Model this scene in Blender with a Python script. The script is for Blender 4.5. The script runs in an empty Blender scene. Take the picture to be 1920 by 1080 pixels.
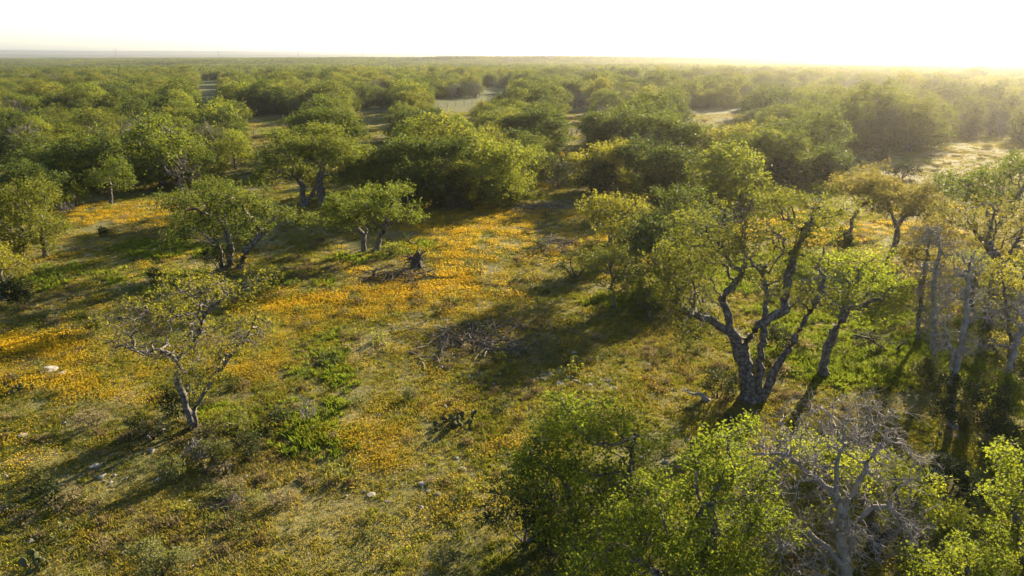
import bpy, math, time
import numpy as np
from math import radians, sin, cos, tan, pi, sqrt, exp
T0 = time.time()
SC = bpy.context.scene
COL = SC.collection

# ------------------------------------------------------------------ camera
CAM_H, FPX, PITCH = 14.0, 1297.0, radians(18.5)
cam = bpy.data.cameras.new('camera'); camo = bpy.data.objects.new('camera', cam); COL.objects.link(camo)
cam.sensor_width = 36.0; cam.lens = 36.0 * FPX / 1920.0; cam.clip_start = 0.1; cam.clip_end = 40000
camo.location = (0, 0, CAM_H); camo.rotation_euler = (pi / 2 - PITCH, 0, 0)
SC.camera = camo
# ------------------------------------------------------------------ sky, sun, exposure
SUN_AZ, SUN_EL = radians(36), radians(17.5)      # azimuth measured from the view direction (+Y) towards +X
W = bpy.data.worlds.new('World'); SC.world = W; W.use_nodes = True
nt = W.node_tree; bg = nt.nodes['Background']
sky = nt.nodes.new('ShaderNodeTexSky'); sky.sky_type = 'NISHITA'; sky.sun_disc = False
sky.sun_elevation = SUN_EL; sky.sun_rotation = SUN_AZ
sky.altitude = 500; sky.air_density = 0.8; sky.dust_density = 0.7; sky.ozone_density = 0.6
nt.links.new(sky.outputs[0], bg.inputs[0]); bg.inputs[1].default_value = 0.06
sun = bpy.data.lights.new('sun', 'SUN'); suno = bpy.data.objects.new('sun', sun); COL.objects.link(suno)
sun.energy = 5.0; sun.angle = radians(0.6); sun.color = (1.0, 0.83, 0.58)
suno.rotation_euler = (pi / 2 - SUN_EL, 0, pi - SUN_AZ)
suno.location = (300, 300, 200)
SC.view_settings.view_transform = 'Standard'; SC.view_settings.look = 'None'
SC.view_settings.gamma = 1.0; SC.view_settings.use_curve_mapping = False
SC.view_settings.exposure = 2.14
cy = SC.cycles
cy.max_bounces = 6; cy.diffuse_bounces = 3; cy.glossy_bounces = 1; cy.transmission_bounces = 4
cy.volume_bounces = 0; cy.transparent_max_bounces = 4; cy.caustics_reflective = False; cy.caustics_refractive = False
cy.use_denoising = True; cy.sample_clamp_indirect = 4.0
try: cy.denoiser = 'OPENIMAGEDENOISE'
except Exception: pass

# ------------------------------------------------------------------ geometry helpers
CP, SP = cos(PITCH), sin(PITCH)
def ray(u, v):
    dx, dy = (u - 960.0) / FPX, (540.0 - v) / FPX
    return dx, CP + dy * SP, -SP + dy * CP
def ground_at(u, v):
    x, y, z = ray(u, v); t = CAM_H / -z
    return np.array([x * t, y * t, 0.0])
def at_depth(u, v, Y):
    x, y, z = ray(u, v); t = Y / y
    return np.array([x * t, Y, CAM_H + z * t]), t / FPX
def project(P):
    P = np.asarray(P, float); x, y, z = P[..., 0], P[..., 1], P[..., 2] - CAM_H
    d = y * CP - z * SP; d = np.where(d < 0.1, 0.1, d)
    return 960 + FPX * x / d, 540 - FPX * (y * SP + z * CP) / d
def vnoise(x, y, seed=0):
    x = np.asarray(x, float); y = np.asarray(y, float)
    xi, yi = np.floor(x).astype(np.int64), np.floor(y).astype(np.int64)
    fx, fy = x - xi, y - yi; fx = fx * fx * (3 - 2 * fx); fy = fy * fy * (3 - 2 * fy)
    def h(a, b):
        n = (a * 374761393 + b * 668265263 + seed * 1442695041) & 0x7fffffff
        n = ((n ^ (n >> 13)) * 1274126177) & 0x7fffffff
        return ((n ^ (n >> 16)) & 0xffff) / 65535.0
    return (h(xi, yi) * (1 - fx) + h(xi + 1, yi) * fx) * (1 - fy) + (h(xi, yi + 1) * (1 - fx) + h(xi + 1, yi + 1) * fx) * fy
def fbm(x, y, seed=0, o=3):
    s = 0; a = .5; t = 0
    for i in range(o): s = s + a * vnoise(x * 2 ** i, y * 2 ** i, seed + i); t += a; a *= .5
    return s / t
def sstep(a, b, x): t = np.clip((x - a) / (b - a), 0, 1); return t * t * (3 - 2 * t)
def terrain(x, y):
    x = np.asarray(x, float); y = np.asarray(y, float); d = np.hypot(x, y)
    z = (fbm(x / 7.0, y / 7.0, 3, 3) - .5) * .30 * (1 - sstep(200, 400, d))
    z = z + sstep(450, 1400, d) * (fbm(x / 900.0, y / 700.0, 11, 3) - .55) * 22
    return z
def on_ground(u, v):
    p = ground_at(u, v); p[2] = float(terrain(p[0], p[1])); return p

def mesh_obj(name, V, F, mat=None, parent=None, smooth=False, link=True):
    me = bpy.data.meshes.new(name); me.from_pydata(np.asarray(V, np.float32), [], F)
    if smooth: me.polygons.foreach_set('use_smooth', [True] * len(me.polygons))
    if mat: me.materials.append(mat)
    o = bpy.data.objects.new(name, me)
    if link: COL.objects.link(o)
    if parent: o.parent = parent
    return o
def empty(name, loc, rz=0.0, s=1.0):
    o = bpy.data.objects.new(name, None); o.empty_display_size = .2; COL.objects.link(o)
    o.location = loc; o.rotation_euler = (0, 0, rz); o.scale = (s, s, s); return o
def tag(o, label=None, cat=None, group=None, kind=None):
    if label: o['label'] = label
    if cat: o['category'] = cat
    if group: o['group'] = group
    if kind: o['kind'] = kind
    return o
def join(parts):
    Vs, Fs, n = [], [], 0
    for V, F in parts:
        Vs.append(np.asarray(V)); Fs += [tuple(i + n for i in f) for f in F]; n += len(V)
    return np.concatenate(Vs), Fs
def unit(a): return a / (np.linalg.norm(a, axis=-1, keepdims=True) + 1e-9)

# ------------------------------------------------------------------ materials
def new_mat(name):
    m = bpy.data.materials.new(name); m.use_nodes = True; m.node_tree.nodes.clear(); return m, m.node_tree
def ramp(nt, stops, fac):
    r = nt.nodes.new('ShaderNodeValToRGB'); e = r.color_ramp.elements
    while len(e) < len(stops): e.new(.5)
    for i, (p, c) in enumerate(stops): e[i].position = p; e[i].color = (*c, 1)
    nt.links.new(fac, r.inputs[0]); return r.outputs[0]
def noise(nt, scale, detail=3, vec=None, rough=.55):
    n = nt.nodes.new('ShaderNodeTexNoise'); n.inputs['Scale'].default_value = scale; n.inputs['Detail'].default_value = detail
    n.inputs['Roughness'].default_value = rough
    if vec is not None: nt.links.new(vec, n.inputs['Vector'])
    return n.outputs['Fac']
def mixc(nt, fac, a, b, mode='MIX'):
    m = nt.nodes.new('ShaderNodeMix'); m.data_type = 'RGBA'; m.blend_type = mode
    for s, v in ((m.inputs[0], fac), (m.inputs[6], a), (m.inputs[7], b)):
        if isinstance(v, (int, float)): s.default_value = v
        elif isinstance(v, tuple): s.default_value = (*v, 1)
        else: nt.links.new(v, s)
    return m.outputs[2]
def wpos(nt): return nt.nodes.new('ShaderNodeNewGeometry').outputs['Position']
def orand(nt): return nt.nodes.new('ShaderNodeObjectInfo').outputs['Random']
def leaf_mat(name, cols, tr=.45, trmul=(1.9, 1.75, .9), nscale=.9, rough=.6, spec=.14):
    """cols: dark, mid, light leaf colours; light leaves pass warm light through"""
    m, nt = new_mat(name); L = nt.links
    pos = wpos(nt); f1 = noise(nt, nscale, 3, pos); f2 = noise(nt, 9.0, 1, pos)
    mm = nt.nodes.new('ShaderNodeMath'); mm.operation = 'MULTIPLY_ADD'; L.new(orand(nt), mm.inputs[0]); mm.inputs[1].default_value = .42; 
    ad = nt.nodes.new('ShaderNodeMath'); ad.operation = 'MULTIPLY_ADD'; L.new(f1, ad.inputs[0]); ad.inputs[1].default_value = .75; ad.inputs[2].default_value = -.22
    L.new(ad.outputs[0], mm.inputs[2])
    a2 = nt.nodes.new('ShaderNodeMath'); a2.operation = 'MULTIPLY_ADD'; L.new(f2, a2.inputs[0]); a2.inputs[1].default_value = .35; L.new(mm.outputs[0], a2.inputs[2])
    c = ramp(nt, [(.22, cols[0]), (.5, cols[1]), (.8, cols[2])], a2.outputs[0])
    p = nt.nodes.new('ShaderNodeBsdfPrincipled'); L.new(c, p.inputs['Base Color']); p.inputs['Roughness'].default_value = rough
    p.inputs['Specular IOR Level'].default_value = spec
    t = nt.nodes.new('ShaderNodeBsdfTranslucent'); L.new(mixc(nt, 1.0, c, trmul, 'MULTIPLY'), t.inputs[0])
    mx = nt.nodes.new('ShaderNodeMixShader'); mx.inputs[0].default_value = tr
    L.new(p.outputs[0], mx.inputs[1]); L.new(t.outputs[0], mx.inputs[2])
    o = nt.nodes.new('ShaderNodeOutputMaterial'); L.new(mx.outputs[0], o.inputs[0]); return m
def rough_mat(name, stops, scale=4.0, bump=.3, detail=5, rough=.9, rnd=0.0, bscale=None):
    m, nt = new_mat(name); L = nt.links
    tc = nt.nodes.new('ShaderNodeTexCoord').outputs['Object']
    f = noise(nt, scale, detail, tc)
    if rnd:
        a = nt.nodes.new('ShaderNodeMath'); a.operation = 'MULTIPLY_ADD'; L.new(orand(nt), a.inputs[0]); a.inputs[1].default_value = rnd
        s = nt.nodes.new('ShaderNodeMath'); s.operation = 'SUBTRACT'; L.new(f, s.inputs[0]); s.inputs[1].default_value = rnd / 2
        L.new(s.outputs[0], a.inputs[2]); f = a.outputs[0]
    c = ramp(nt, stops, f)
    p = nt.nodes.new('ShaderNodeBsdfPrincipled'); L.new(c, p.inputs['Base Color']); p.inputs['Roughness'].default_value = rough
    p.inputs['Specular IOR Level'].default_value = .2
    b = nt.nodes.new('ShaderNodeBump'); b.inputs['Strength'].default_value = bump; b.inputs['Distance'].default_value = .05
    L.new(noise(nt, bscale or scale * 4, 4, tc), b.inputs['Height']); L.new(b.outputs[0], p.inputs['Normal'])
    o = nt.nodes.new('ShaderNodeOutputMaterial'); L.new(p.outputs[0], o.inputs[0]); return m
M = {}
M['oak'] = leaf_mat('oak_leaf', [(.030, .048, .013), (.064, .089, .018), (.122, .143, .027)], tr=.42)
M['lime'] = leaf_mat('young_oak_leaf', [(.068, .098, .014), (.120, .156, .020), (.175, .205, .030)], tr=.55)
M['olive'] = leaf_mat('olive_oak_leaf', [(.046, .070, .014), (.092, .122, .019), (.152, .178, .029)], tr=.45)
M['mellow'] = leaf_mat('mellow_oak_leaf', [(.056, .072, .015), (.104, .120, .021), (.156, .162, .028)], tr=.45)
M['yellow'] = leaf_mat('yellowing_oak_leaf', [(.072, .090, .016), (.125, .136, .022), (.180, .175, .028)], tr=.5)
M['rust'] = leaf_mat('rusty_oak_leaf', [(.078, .086, .024), (.135, .134, .034), (.190, .170, .044)], tr=.45, trmul=(1.7, 1.5, .9))
M['cedar'] = leaf_mat('juniper_needle', [(.020, .032, .012), (.032, .046, .014), (.055, .066, .018)], tr=.2, rough=.7, spec=.2)
M['greytwig'] = rough_mat('grey_twig', [(.3, (.13, .11, .09)), (.7, (.25, .22, .185))], 3, .1, rnd=.3)
M['bark'] = rough_mat('oak_bark', [(.32, (.042, .036, .030)), (.5, (.105, .092, .080)), (.68, (.24, .225, .205))], 7, 1.0)
M['deadbark'] = rough_mat('weathered_dead_wood', [(.3, (.12, .11, .10)), (.55, (.21, .195, .18)), (.8, (.32, .30, .275))], 5, .5, rnd=.25)
M['palewood'] = rough_mat('bleached_dead_wood', [(.3, (.14, .122, .105)), (.55, (.235, .21, .185)), (.8, (.35, .32, .285))], 5, .5)
M['darkwood'] = rough_mat('dark_dead_wood', [(.3, (.035, .03, .026)), (.55, (.075, .065, .055)), (.8, (.15, .135, .12))], 5, .5, rnd=.3)
M['brush'] = rough_mat('cut_brush', [(.3, (.07, .06, .052)), (.55, (.14, .125, .11)), (.8, (.26, .235, .21))], 5, .5, rnd=.3)
M['rock'] = rough_mat('limestone', [(.3, (.15, .135, .11)), (.55, (.26, .24, .205)), (.8, (.40, .375, .33))], 5, .5, rnd=.3)
M['grass'] = leaf_mat('dry_olive_grass', [(.115, .118, .026), (.195, .185, .040), (.280, .245, .070)], tr=.55, trmul=(1.6, 1.45, .9), nscale=.35, rough=.7, spec=.15)
M['green'] = leaf_mat('green_grass', [(.080, .098, .022), (.130, .145, .032), (.185, .190, .050)], tr=.55, trmul=(1.8, 1.7, .8), nscale=.35, rough=.7, spec=.15)
M['lush'] = leaf_mat('lush_grass', [(.090, .125, .022), (.135, .175, .030), (.185, .215, .045)], tr=.58, trmul=(1.7, 1.7, .8), nscale=.5, rough=.7, spec=.15)
M['straw'] = leaf_mat('dead_brown_grass', [(.130, .105, .055), (.200, .165, .085), (.280, .235, .135)], tr=.35, trmul=(1.4, 1.3, 1.0), nscale=.6, rough=.8, spec=.1)
M['weed'] = leaf_mat('weed_leaf', [(.050, .070, .026), (.085, .100, .038), (.135, .145, .060)], tr=.4, nscale=.6)
M['petal'] = leaf_mat('golden_petal', [(.43, .275, .010), (.55, .375, .012), (.65, .465, .022)], tr=.5, trmul=(1.2, 1.15, .8), nscale=.3, rough=.7, spec=.1)
M['cactus'] = leaf_mat('cactus_pad', [(.045, .055, .025), (.07, .08, .035), (.10, .10, .05)], tr=.05, nscale=3, rough=.7, spec=.1)

# ------------------------------------------------------------------ ground, hills
def build_ground():
    m, nt = new_mat('meadow_soil'); L = nt.links
    pos = wpos(nt)
    big = noise(nt, .035, 4, pos); mid = noise(nt, .35, 5, pos); fine = noise(nt, 4.0, 6, pos, .65); vf = noise(nt, 18.0, 3, pos, .6)
    soil = ramp(nt, [(.30, (.080, .073, .030)), (.48, (.145, .130, .050)), (.62, (.205, .178, .074)), (.78, (.29, .25, .145))], fine)
    turf = ramp(nt, [(.30, (.075, .080, .024)), (.50, (.130, .128, .040)), (.70, (.200, .180, .070))], vf)
    base = mixc(nt, ramp(nt, [(.36, (0, 0, 0)), (.58, (1, 1, 1))], mid), turf, soil)
    fields = ramp(nt, [(.30, (.050, .066, .018)), (.50, (.085, .098, .030)), (.72, (.135, .128, .045))], noise(nt, .012, 5, pos))
    # far fields beyond the meadow: coarser mix of pasture and tan grass
    vl = nt.nodes.new('ShaderNodeVectorMath'); vl.operation = 'LENGTH'; L.new(pos, vl.inputs[0])
    mr = nt.nodes.new('ShaderNodeMapRange'); mr.inputs[1].default_value = 90; mr.inputs[2].default_value = 260; L.new(vl.outputs['Value'], mr.inputs[0])
    col = mixc(nt, mr.outputs[0], base, fields)
    p = nt.nodes.new('ShaderNodeBsdfPrincipled'); L.new(col, p.inputs['Base Color']); p.inputs['Roughness'].default_value = .95
    p.inputs['Specular IOR Level'].default_value = .1
    b = nt.nodes.new('ShaderNodeBump'); b.inputs['Strength'].default_value = .9; b.inputs['Distance'].default_value = .12
    L.new(mixc(nt, .5, fine, vf), b.inputs['Height']); L.new(b.outputs[0], p.inputs['Normal'])
    o = nt.nodes.new('ShaderNodeOutputMaterial'); L.new(p.outputs[0], o.inputs[0])
    na = 240; rad = [0.0]; r = 2.0
    while r < 14000: rad.append(r); r += min(max(.5, r * .012), 1e9) if r < 120 else r * .05
    rad = np.array(rad); a = np.linspace(0, 2 * pi, na, endpoint=False)
    X = rad[1:, None] * np.sin(a)[None]; Y = rad[1:, None] * np.cos(a)[None]
    Z = terrain(X, Y); V = np.stack([X, Y, Z], -1).reshape(-1, 3); nr = len(rad) - 1
    V = np.concatenate([V, [[0, 0, float(terrain(0, 0))]]]); c = len(V) - 1
    i = np.arange(nr - 1)[:, None] * na; j = np.arange(na)[None]; j2 = (j + 1) % na
    Q = np.stack([i + j, i + na + j, i + na + j2, i + j2], -1).reshape(-1, 4)[:, ::-1]
    F = Q.tolist() + [(c, int(k), int((k + 1) % na))[::-1] for k in range(na)]
    g = mesh_obj('ground', V, F, m, smooth=True); tag(g, kind='structure')
    # low hills on the skyline
    hm = rough_mat('far_hill_scrub', [(.3, (.035, .05, .02)), (.55, (.06, .075, .03)), (.75, (.13, .12, .06))], .004, 0, rough=1)
    for k, (R, h0, sd) in enumerate([(5200, 34, 5), (8200, 88, 9)]):
        aa = np.linspace(-1.15, 1.15, 160); rows = []
        for q, (dr, hh) in enumerate([(-600, 0), (-350, .45), (-120, .85), (0, 1), (200, .8), (600, 0)]):
            rr = R + dr + 250 * (fbm(aa * 4 + 9, aa * 0 + q, sd) - .5)
            h = hh * h0 * (.55 + .55 * fbm(aa * 5 + 31, aa * 0 + .5, sd, 4)) - 6 * (hh == 0)
            rows.append(np.stack([rr * np.sin(aa), rr * np.cos(aa), h], -1))
        V = np.concatenate(rows); n = len(aa); F = []
        for q in range(5):
            for t in range(n - 1): F.append((q * n + t, q * n + t + 1, (q + 1) * n + t + 1, (q + 1) * n + t))
        tag(mesh_obj('hills', V, F, hm, smooth=True), kind='structure')
build_ground()

# ------------------------------------------------------------------ tree growth
def tubes(chains, pos, rad, minr=0.0):
    Vs, Fs, n = [], [], 0
    for ch in chains:
        P = pos[ch]; R = np.maximum(rad[ch], minr)
        if len(P) < 2: continue
        rm = R[:max(2, len(R) // 2)].mean(); k = 8 if rm > .12 else 6 if rm > .05 else 4 if rm > .02 else 3
        T = np.gradient(P, axis=0); T = unit(T)
        ref = np.where(np.abs(T[:, 2:3]) > .9, np.array([[1., 0, 0]]), np.array([[0, 0, 1.]]))
        A = unit(np.cross(T, ref)); B = np.cross(T, A)
        an = np.arange(k) * 2 * pi / k
        if rm > .05: R = R * (1 + .16 * np.sin(np.arange(len(R)) * 1.7 + P[0, 0] * 9) * np.sin(np.arange(len(R)) * .83 + 1))
        V = P[:, None] + R[:, None, None] * (np.cos(an)[None, :, None] * A[:, None] + np.sin(an)[None, :, None] * B[:, None])
        Vs.append(V.reshape(-1, 3)); m = len(P)
        i = np.arange(m - 1)[:, None] * k; j = np.arange(k)[None]; j2 = (j + 1) % k
        Fs.append(np.stack([i + j, i + j2, i + k + j2, i + k + j], -1).reshape(-1, 4) + n); n += m * k
    if not Vs: return np.zeros((0, 3)), np.zeros((0, 4), int)
    return np.concatenate(Vs), np.concatenate(Fs)

def colonize(nodes, par, attr, step, kill, rng, iters=120, jit=.35, up=.06):
    nodes = [np.array(p, float) for p in nodes]; par = list(par)
    A = np.array(attr, float); P = np.array(nodes)
    D = np.linalg.norm(A[:, None] - P[None], axis=2); near = D.argmin(1); dist = D.min(1)
    alive = np.ones(len(A), bool); stall = np.zeros(len(A), int); kids = np.zeros(len(nodes), int)
    buf = np.zeros((len(nodes) + 9000, 3)); buf[:len(P)] = P; n = len(P)
    kids = np.zeros(len(buf), int)
    for it in range(iters):
        idx = np.nonzero(alive)[0]
        if not len(idx) or n > len(buf) - 600: break
        d = A[idx] - buf[near[idx]]; d = unit(d)
        acc = np.zeros((n, 3)); np.add.at(acc, near[idx], d)
        act = np.unique(near[idx]); act = act[kids[act] < 4]
        if not len(act): break
        dirs = unit(acc[act]); dirs = unit(dirs + rng.normal(0, jit, dirs.shape) + np.array([0, 0, up]))
        newp = buf[act] + dirs * step * rng.uniform(.8, 1.2, (len(act), 1))
        kids[act] += 1
        buf[n:n + len(act)] = newp; par += act.tolist()
        Dn = np.linalg.norm(A[idx][:, None] - newp[None], axis=2); m = Dn.argmin(1); dm = Dn.min(1)
        b = dm < dist[idx]; stall[idx] = np.where(b, 0, stall[idx] + 1)
        near[idx[b]] = n + m[b]; dist[idx[b]] = dm[b]
        alive &= ~((dist < kill) | (stall > 5)); n += len(act)
    return buf[:n].copy(), np.array(par)

def pipe_radii(par, r0, rbase):
    n = len(par); cnt = np.zeros(n); ch = np.zeros(n, int)
    for i in range(n):
        if par[i] >= 0: ch[par[i]] += 1
    cnt[ch == 0] = 1
    for i in range(n - 1, -1, -1):
        if par[i] >= 0: cnt[par[i]] += cnt[i]
    mx = cnt.max(); k = math.log(rbase / r0) / math.log(max(mx, 2))
    return r0 * np.maximum(cnt, 1) ** k, cnt

def chains_of(par, cnt):
    n = len(par); kids = [[] for _ in range(n)]
    roots = []
    for i in range(n):
        if par[i] >= 0: kids[par[i]].append(i)
        else: roots.append(i)
    out = []; stack = [(r, -1, -1) for r in roots]
    while stack:
        s, p, pc = stack.pop(); ch = ([p] if p >= 0 else []) + [s]; c = s; me = len(out); out.append(None)
        while kids[c]:
            k = sorted(kids[c], key=lambda q: -cnt[q])
            for q in k[1:]: stack.append((q, c, me))
            c = k[0]; ch.append(c)
        out[me] = (np.array(ch), pc)
    return out

def leaf_cards(centres, n_per, sigma, size, rng, outward=None, flat=.45):
    """leaf-sized folded quads spread round twig ends"""
    m = 7; nc = max(1, int(round(n_per / m)))
    C = np.repeat(centres, nc, 0); C = C + rng.normal(0, 1, C.shape) * np.array([sigma, sigma, sigma * .75])
    dr = unit(rng.normal(0, 1, C.shape) + np.array([0, 0, .4]))            # each spray has its own direction
    t = rng.uniform(-1.6, 1.6, (len(C), m, 1)); C = (C[:, None] + dr[:, None] * t * size + rng.normal(0, .55, (len(C), m, 3)) * size).reshape(-1, 3); N = len(C)
    nrm = rng.normal(0, 1, (N, 3)); nrm[:, 2] = np.abs(nrm[:, 2]) + flat; nrm = unit(nrm)
    a = unit(np.cross(nrm, rng.normal(0, 1, (N, 3)))); b = np.cross(nrm, a)
    s = size * rng.uniform(.55, 1.35, (N, 1)); w = s * rng.uniform(.5, .8, (N, 1))
    V = np.stack([C - a * s * .5, C + b * w * .5 + nrm * s * .14 - a * s * .05, C + a * s * .5, C - b * w * .5 + nrm * s * .14 + a * s * .05], 1).reshape(-1, 3)
    return V, np.arange(N * 4).reshape(N, 4)

def lobe_points(lobes, k, rng, lo=8, hi=160, sub=0):
    out = []
    if sub:                                   # each billow of the crown is made of smaller ones
        L2 = []
        for (c, r) in lobes:
            for q in range(sub):
                d = unit(rng.normal(0, 1, 3)); d[2] = abs(d[2]) * .9 - .15; L2.append((np.array(c) + d * np.array(r) * rng.uniform(.5, .85), np.array(r) * rng.uniform(.34, .56)))
        lobes = L2; k = k * 8 / sub; lo = 4; hi = max(6, hi * 1.2 / sub)
    for (c, r) in lobes:
        vol = 4.19 * r[0] * r[1] * r[2]; n = int(min(max(vol * k, lo), hi))
        d = unit(rng.normal(0, 1, (n, 3))) * rng.uniform(0.15, 1, (n, 1)) ** .45
        d = d * np.where(rng.random((n, 1)) < .13, rng.uniform(1.1, 1.75, (n, 1)), 1.0)      # stray shoots
        out.append(np.array(c) + d * np.array(r))
    A = np.concatenate(out); A[:, 2] = np.maximum(A[:, 2], .35); return A

def grow_tree(seed, trunks, lobes, rbase, step=.28, k=9.0, leaf=(22, .22, .11), r0=.011, jit=.35, leafr=2.3, hi=160, twigs=0, leafp=1.0, mat='oak', bark='bark', split=True):
    """trunks: polylines; lobes: (centre, radii). returns dict part name -> list of (V, F), and the leaves"""
    rng = np.random.default_rng(seed)
    nodes, par, stems = [], [], []
    for pl in trunks:
        pl = [np.array(p, float) for p in pl]; st = -1
        if nodes:
            D = np.linalg.norm(np.array(nodes) - pl[0], axis=1); j = int(D.argmin())
            if D[j] < .45 and pl[0][2] > .35: st = j
        prev = st; n_start = len(nodes)
        for q in range(len(pl) - 1):
            a, b = pl[q], pl[q + 1]; m = max(1, int(np.linalg.norm(b - a) / step))
            for t in range(0 if (q == 0 and st < 0) else 1, m + 1):
                if q > 0 and t == 0: continue
                p = a + (b - a) * t / m + (rng.normal(0, .035, 3) if t else 0)
                nodes.append(p); par.append(prev); prev = len(nodes) - 1
        if pl[0][2] < .35 and st < 0: stems.append((n_start, len(nodes)))
    nmin = np.zeros(len(nodes))
    for a_, b_ in stems: nmin[a_:b_] = np.linspace(rbase * .62, rbase * .28, b_ - a_)
    A = lobe_points(lobes, k, rng, hi=hi, sub=0 if leaf is None else 5)
    pos, par = colonize(nodes, par, A, step, step * 1.35, rng, jit=jit)
    if twigs:
        r_, cnt = pipe_radii(par, r0, rbase); tips = np.nonzero(cnt <= 3)[0]
        src = np.repeat(tips, twigs); d0 = unit(pos[src] - pos[np.maximum(par[src], 0)])
        p1 = pos[src] + unit(d0 + rng.normal(0, .8, (len(src), 3))) * step * rng.uniform(.5, 1.3, (len(src), 1))
        n0 = len(pos); p2 = p1 + unit(p1 - pos[src] + rng.normal(0, .12, p1.shape)) * step * rng.uniform(.3, .9, (len(src), 1))
        pos = np.concatenate([pos, p1, p2]); par = np.concatenate([par, src, n0 + np.arange(len(src))])
    rad, cnt = pipe_radii(par, r0, rbase)
    rad[:len(nmin)] = np.maximum(rad[:len(nmin)], nmin)
    z0 = min(p[2] for t in trunks for p in t[:1])
    low = pos[:, 2] < z0 + .5
    rad = np.where(low & (rad > rbase * .3), rad * (1 + .8 * np.clip(1 - (pos[:, 2] - z0) / .5, 0, 1) ** 2), rad)
    ch = chains_of(par, cnt)
    groups = {}; gid = {}
    for i, (c, pc) in enumerate(ch):
        r = rad[c[1 if pc >= 0 else 0]]
        if pc < 0: g = 'trunk'
        elif gid[pc] != 'trunk': g = gid[pc]
        elif split and r > rbase * .30: g = ('limb', i)
        else: g = 'trunk'
        gid[i] = g; groups.setdefault(g, []).append(c)
    parts = [('trunk' if g == 'trunk' else 'limb', tubes(cs, pos, rad)) for g, cs in groups.items()]
    lv = None
    if leaf and leaf[0] > 0:
        ln = np.nonzero((cnt <= leafr))[0]
        if leafp < 1: ln = ln[vnoise(pos[ln, 0] * 1.1 + 50, pos[ln, 2] * 1.3 + pos[ln, 1] * .7, seed) < leafp]      # bare and leafy boughs
        lv = leaf_cards(pos[ln], leaf[0], leaf[1], leaf[2], rng)
    return parts, lv

def place_tree(name, label, cat, base, parts, lv, mat, bark='bark', group=None, crown='crown'):
    e = empty(name, base); tag(e, label, cat, group); tk = None
    for pn, (V, F) in parts:
        if len(V):
            o = mesh_obj(pn, V, F.tolist(), M[bark], tk if pn == 'limb' and tk else e, smooth=True)
            if pn == 'trunk': tk = o
    if lv is not None:
        c = mesh_obj(crown, lv[0], lv[1].tolist(), M[mat], e); c['kind'] = 'stuff'
    return e

# ------------------------------------------------------------------ the single trees one can tell apart in the photograph
def hero(name, label, trunks, lobes, mat='oak', rb=.17, leaf=(22, .22, .12), k=9.0, step=.28, seed=1, cat='tree', depthk=.7, fill=1, bark='bark', Y=None, dense=1.0, twigs=0, jit=.35, group=None, r0=.011, leafr=2.3, hi=160, skirt=0, leafp=1.0):
    rng = np.random.default_rng(seed * 7 + 3)
    if leaf and k <= 12: k *= 1.35; leaf = (int(leaf[0] * (1.7 if depthk < .7 or leaf[0] < 16 or twigs else 1.8)), leaf[1] * 1.05, leaf[2] * 1.08)
    bu, bv = trunks[0][0]; base = on_ground(bu, bv) if Y is None else None
    if Y is not None:
        p, _ = at_depth(bu, bv, Y); base = np.array([p[0], Y, float(terrain(p[0], Y))])
    Y0 = base[1]; tr = []
    for pl in trunks:
        o = []; dy = 0.0
        for i, (u, v) in enumerate(pl):
            p, s = at_depth(u, v, Y0 + dy); 
            if i == 0 and pl is trunks[0]: p = base.copy(); p[2] -= .12
            elif i == 0 and p[2] < 1.0: p[2] = base[2] - .12
            o.append(p - base); dy += rng.uniform(-.25, .25)
        tr.append(o)
    us = [l[0] for l in lobes]; s = Y0 / CP / FPX
    uc = (min(u - l[2] for u, l in zip(us, lobes)) + max(u + l[2] for u, l in zip(us, lobes))) / 2
    hw = max(40, (max(u + l[2] for u, l in zip(us, lobes)) - uc)) * s
    lb = []
    for (u, v, ru, rv) in lobes:
        if leaf: ru, rv = ru * 1.16, rv * 1.16
        al = sqrt(max(.15, 1 - ((u - uc) * s / hw) ** 2)) * hw * depthk
        for q in range(1 + fill):
            dy = rng.uniform(-1, 1) * al if q == 0 else -rng.uniform(.2, 1) * np.sign(dyl) * al
            dyl = dy if abs(dy) > .01 else .01
            p, sc = at_depth(u + (rng.uniform(-.3, .3) * ru if q else 0), v + (rng.uniform(-.2, .3) * rv if q else 0), Y0 + dy)
            r = (ru * sc, (ru * .6 + rv * .4) * sc, rv * sc)
            c = p - base; c[2] = max(c[2], r[2] * .6 + .5); lb.append((c, r))
            if skirt and q == 0: lb.append((np.array([c[0] * .85, c[1] * .9 - .2, max(.5, c[2] * rng.uniform(.2, .5))]), (r[0] * .9, r[1] * .9, r[2])))
    parts, lv = grow_tree(seed, tr, lb, rb, step=step, k=k, leaf=leaf, twigs=twigs, jit=jit, r0=r0, leafr=leafr, hi=hi, leafp=leafp)
    return place_tree(name, label, cat, base, parts, lv, mat, bark, group)

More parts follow.
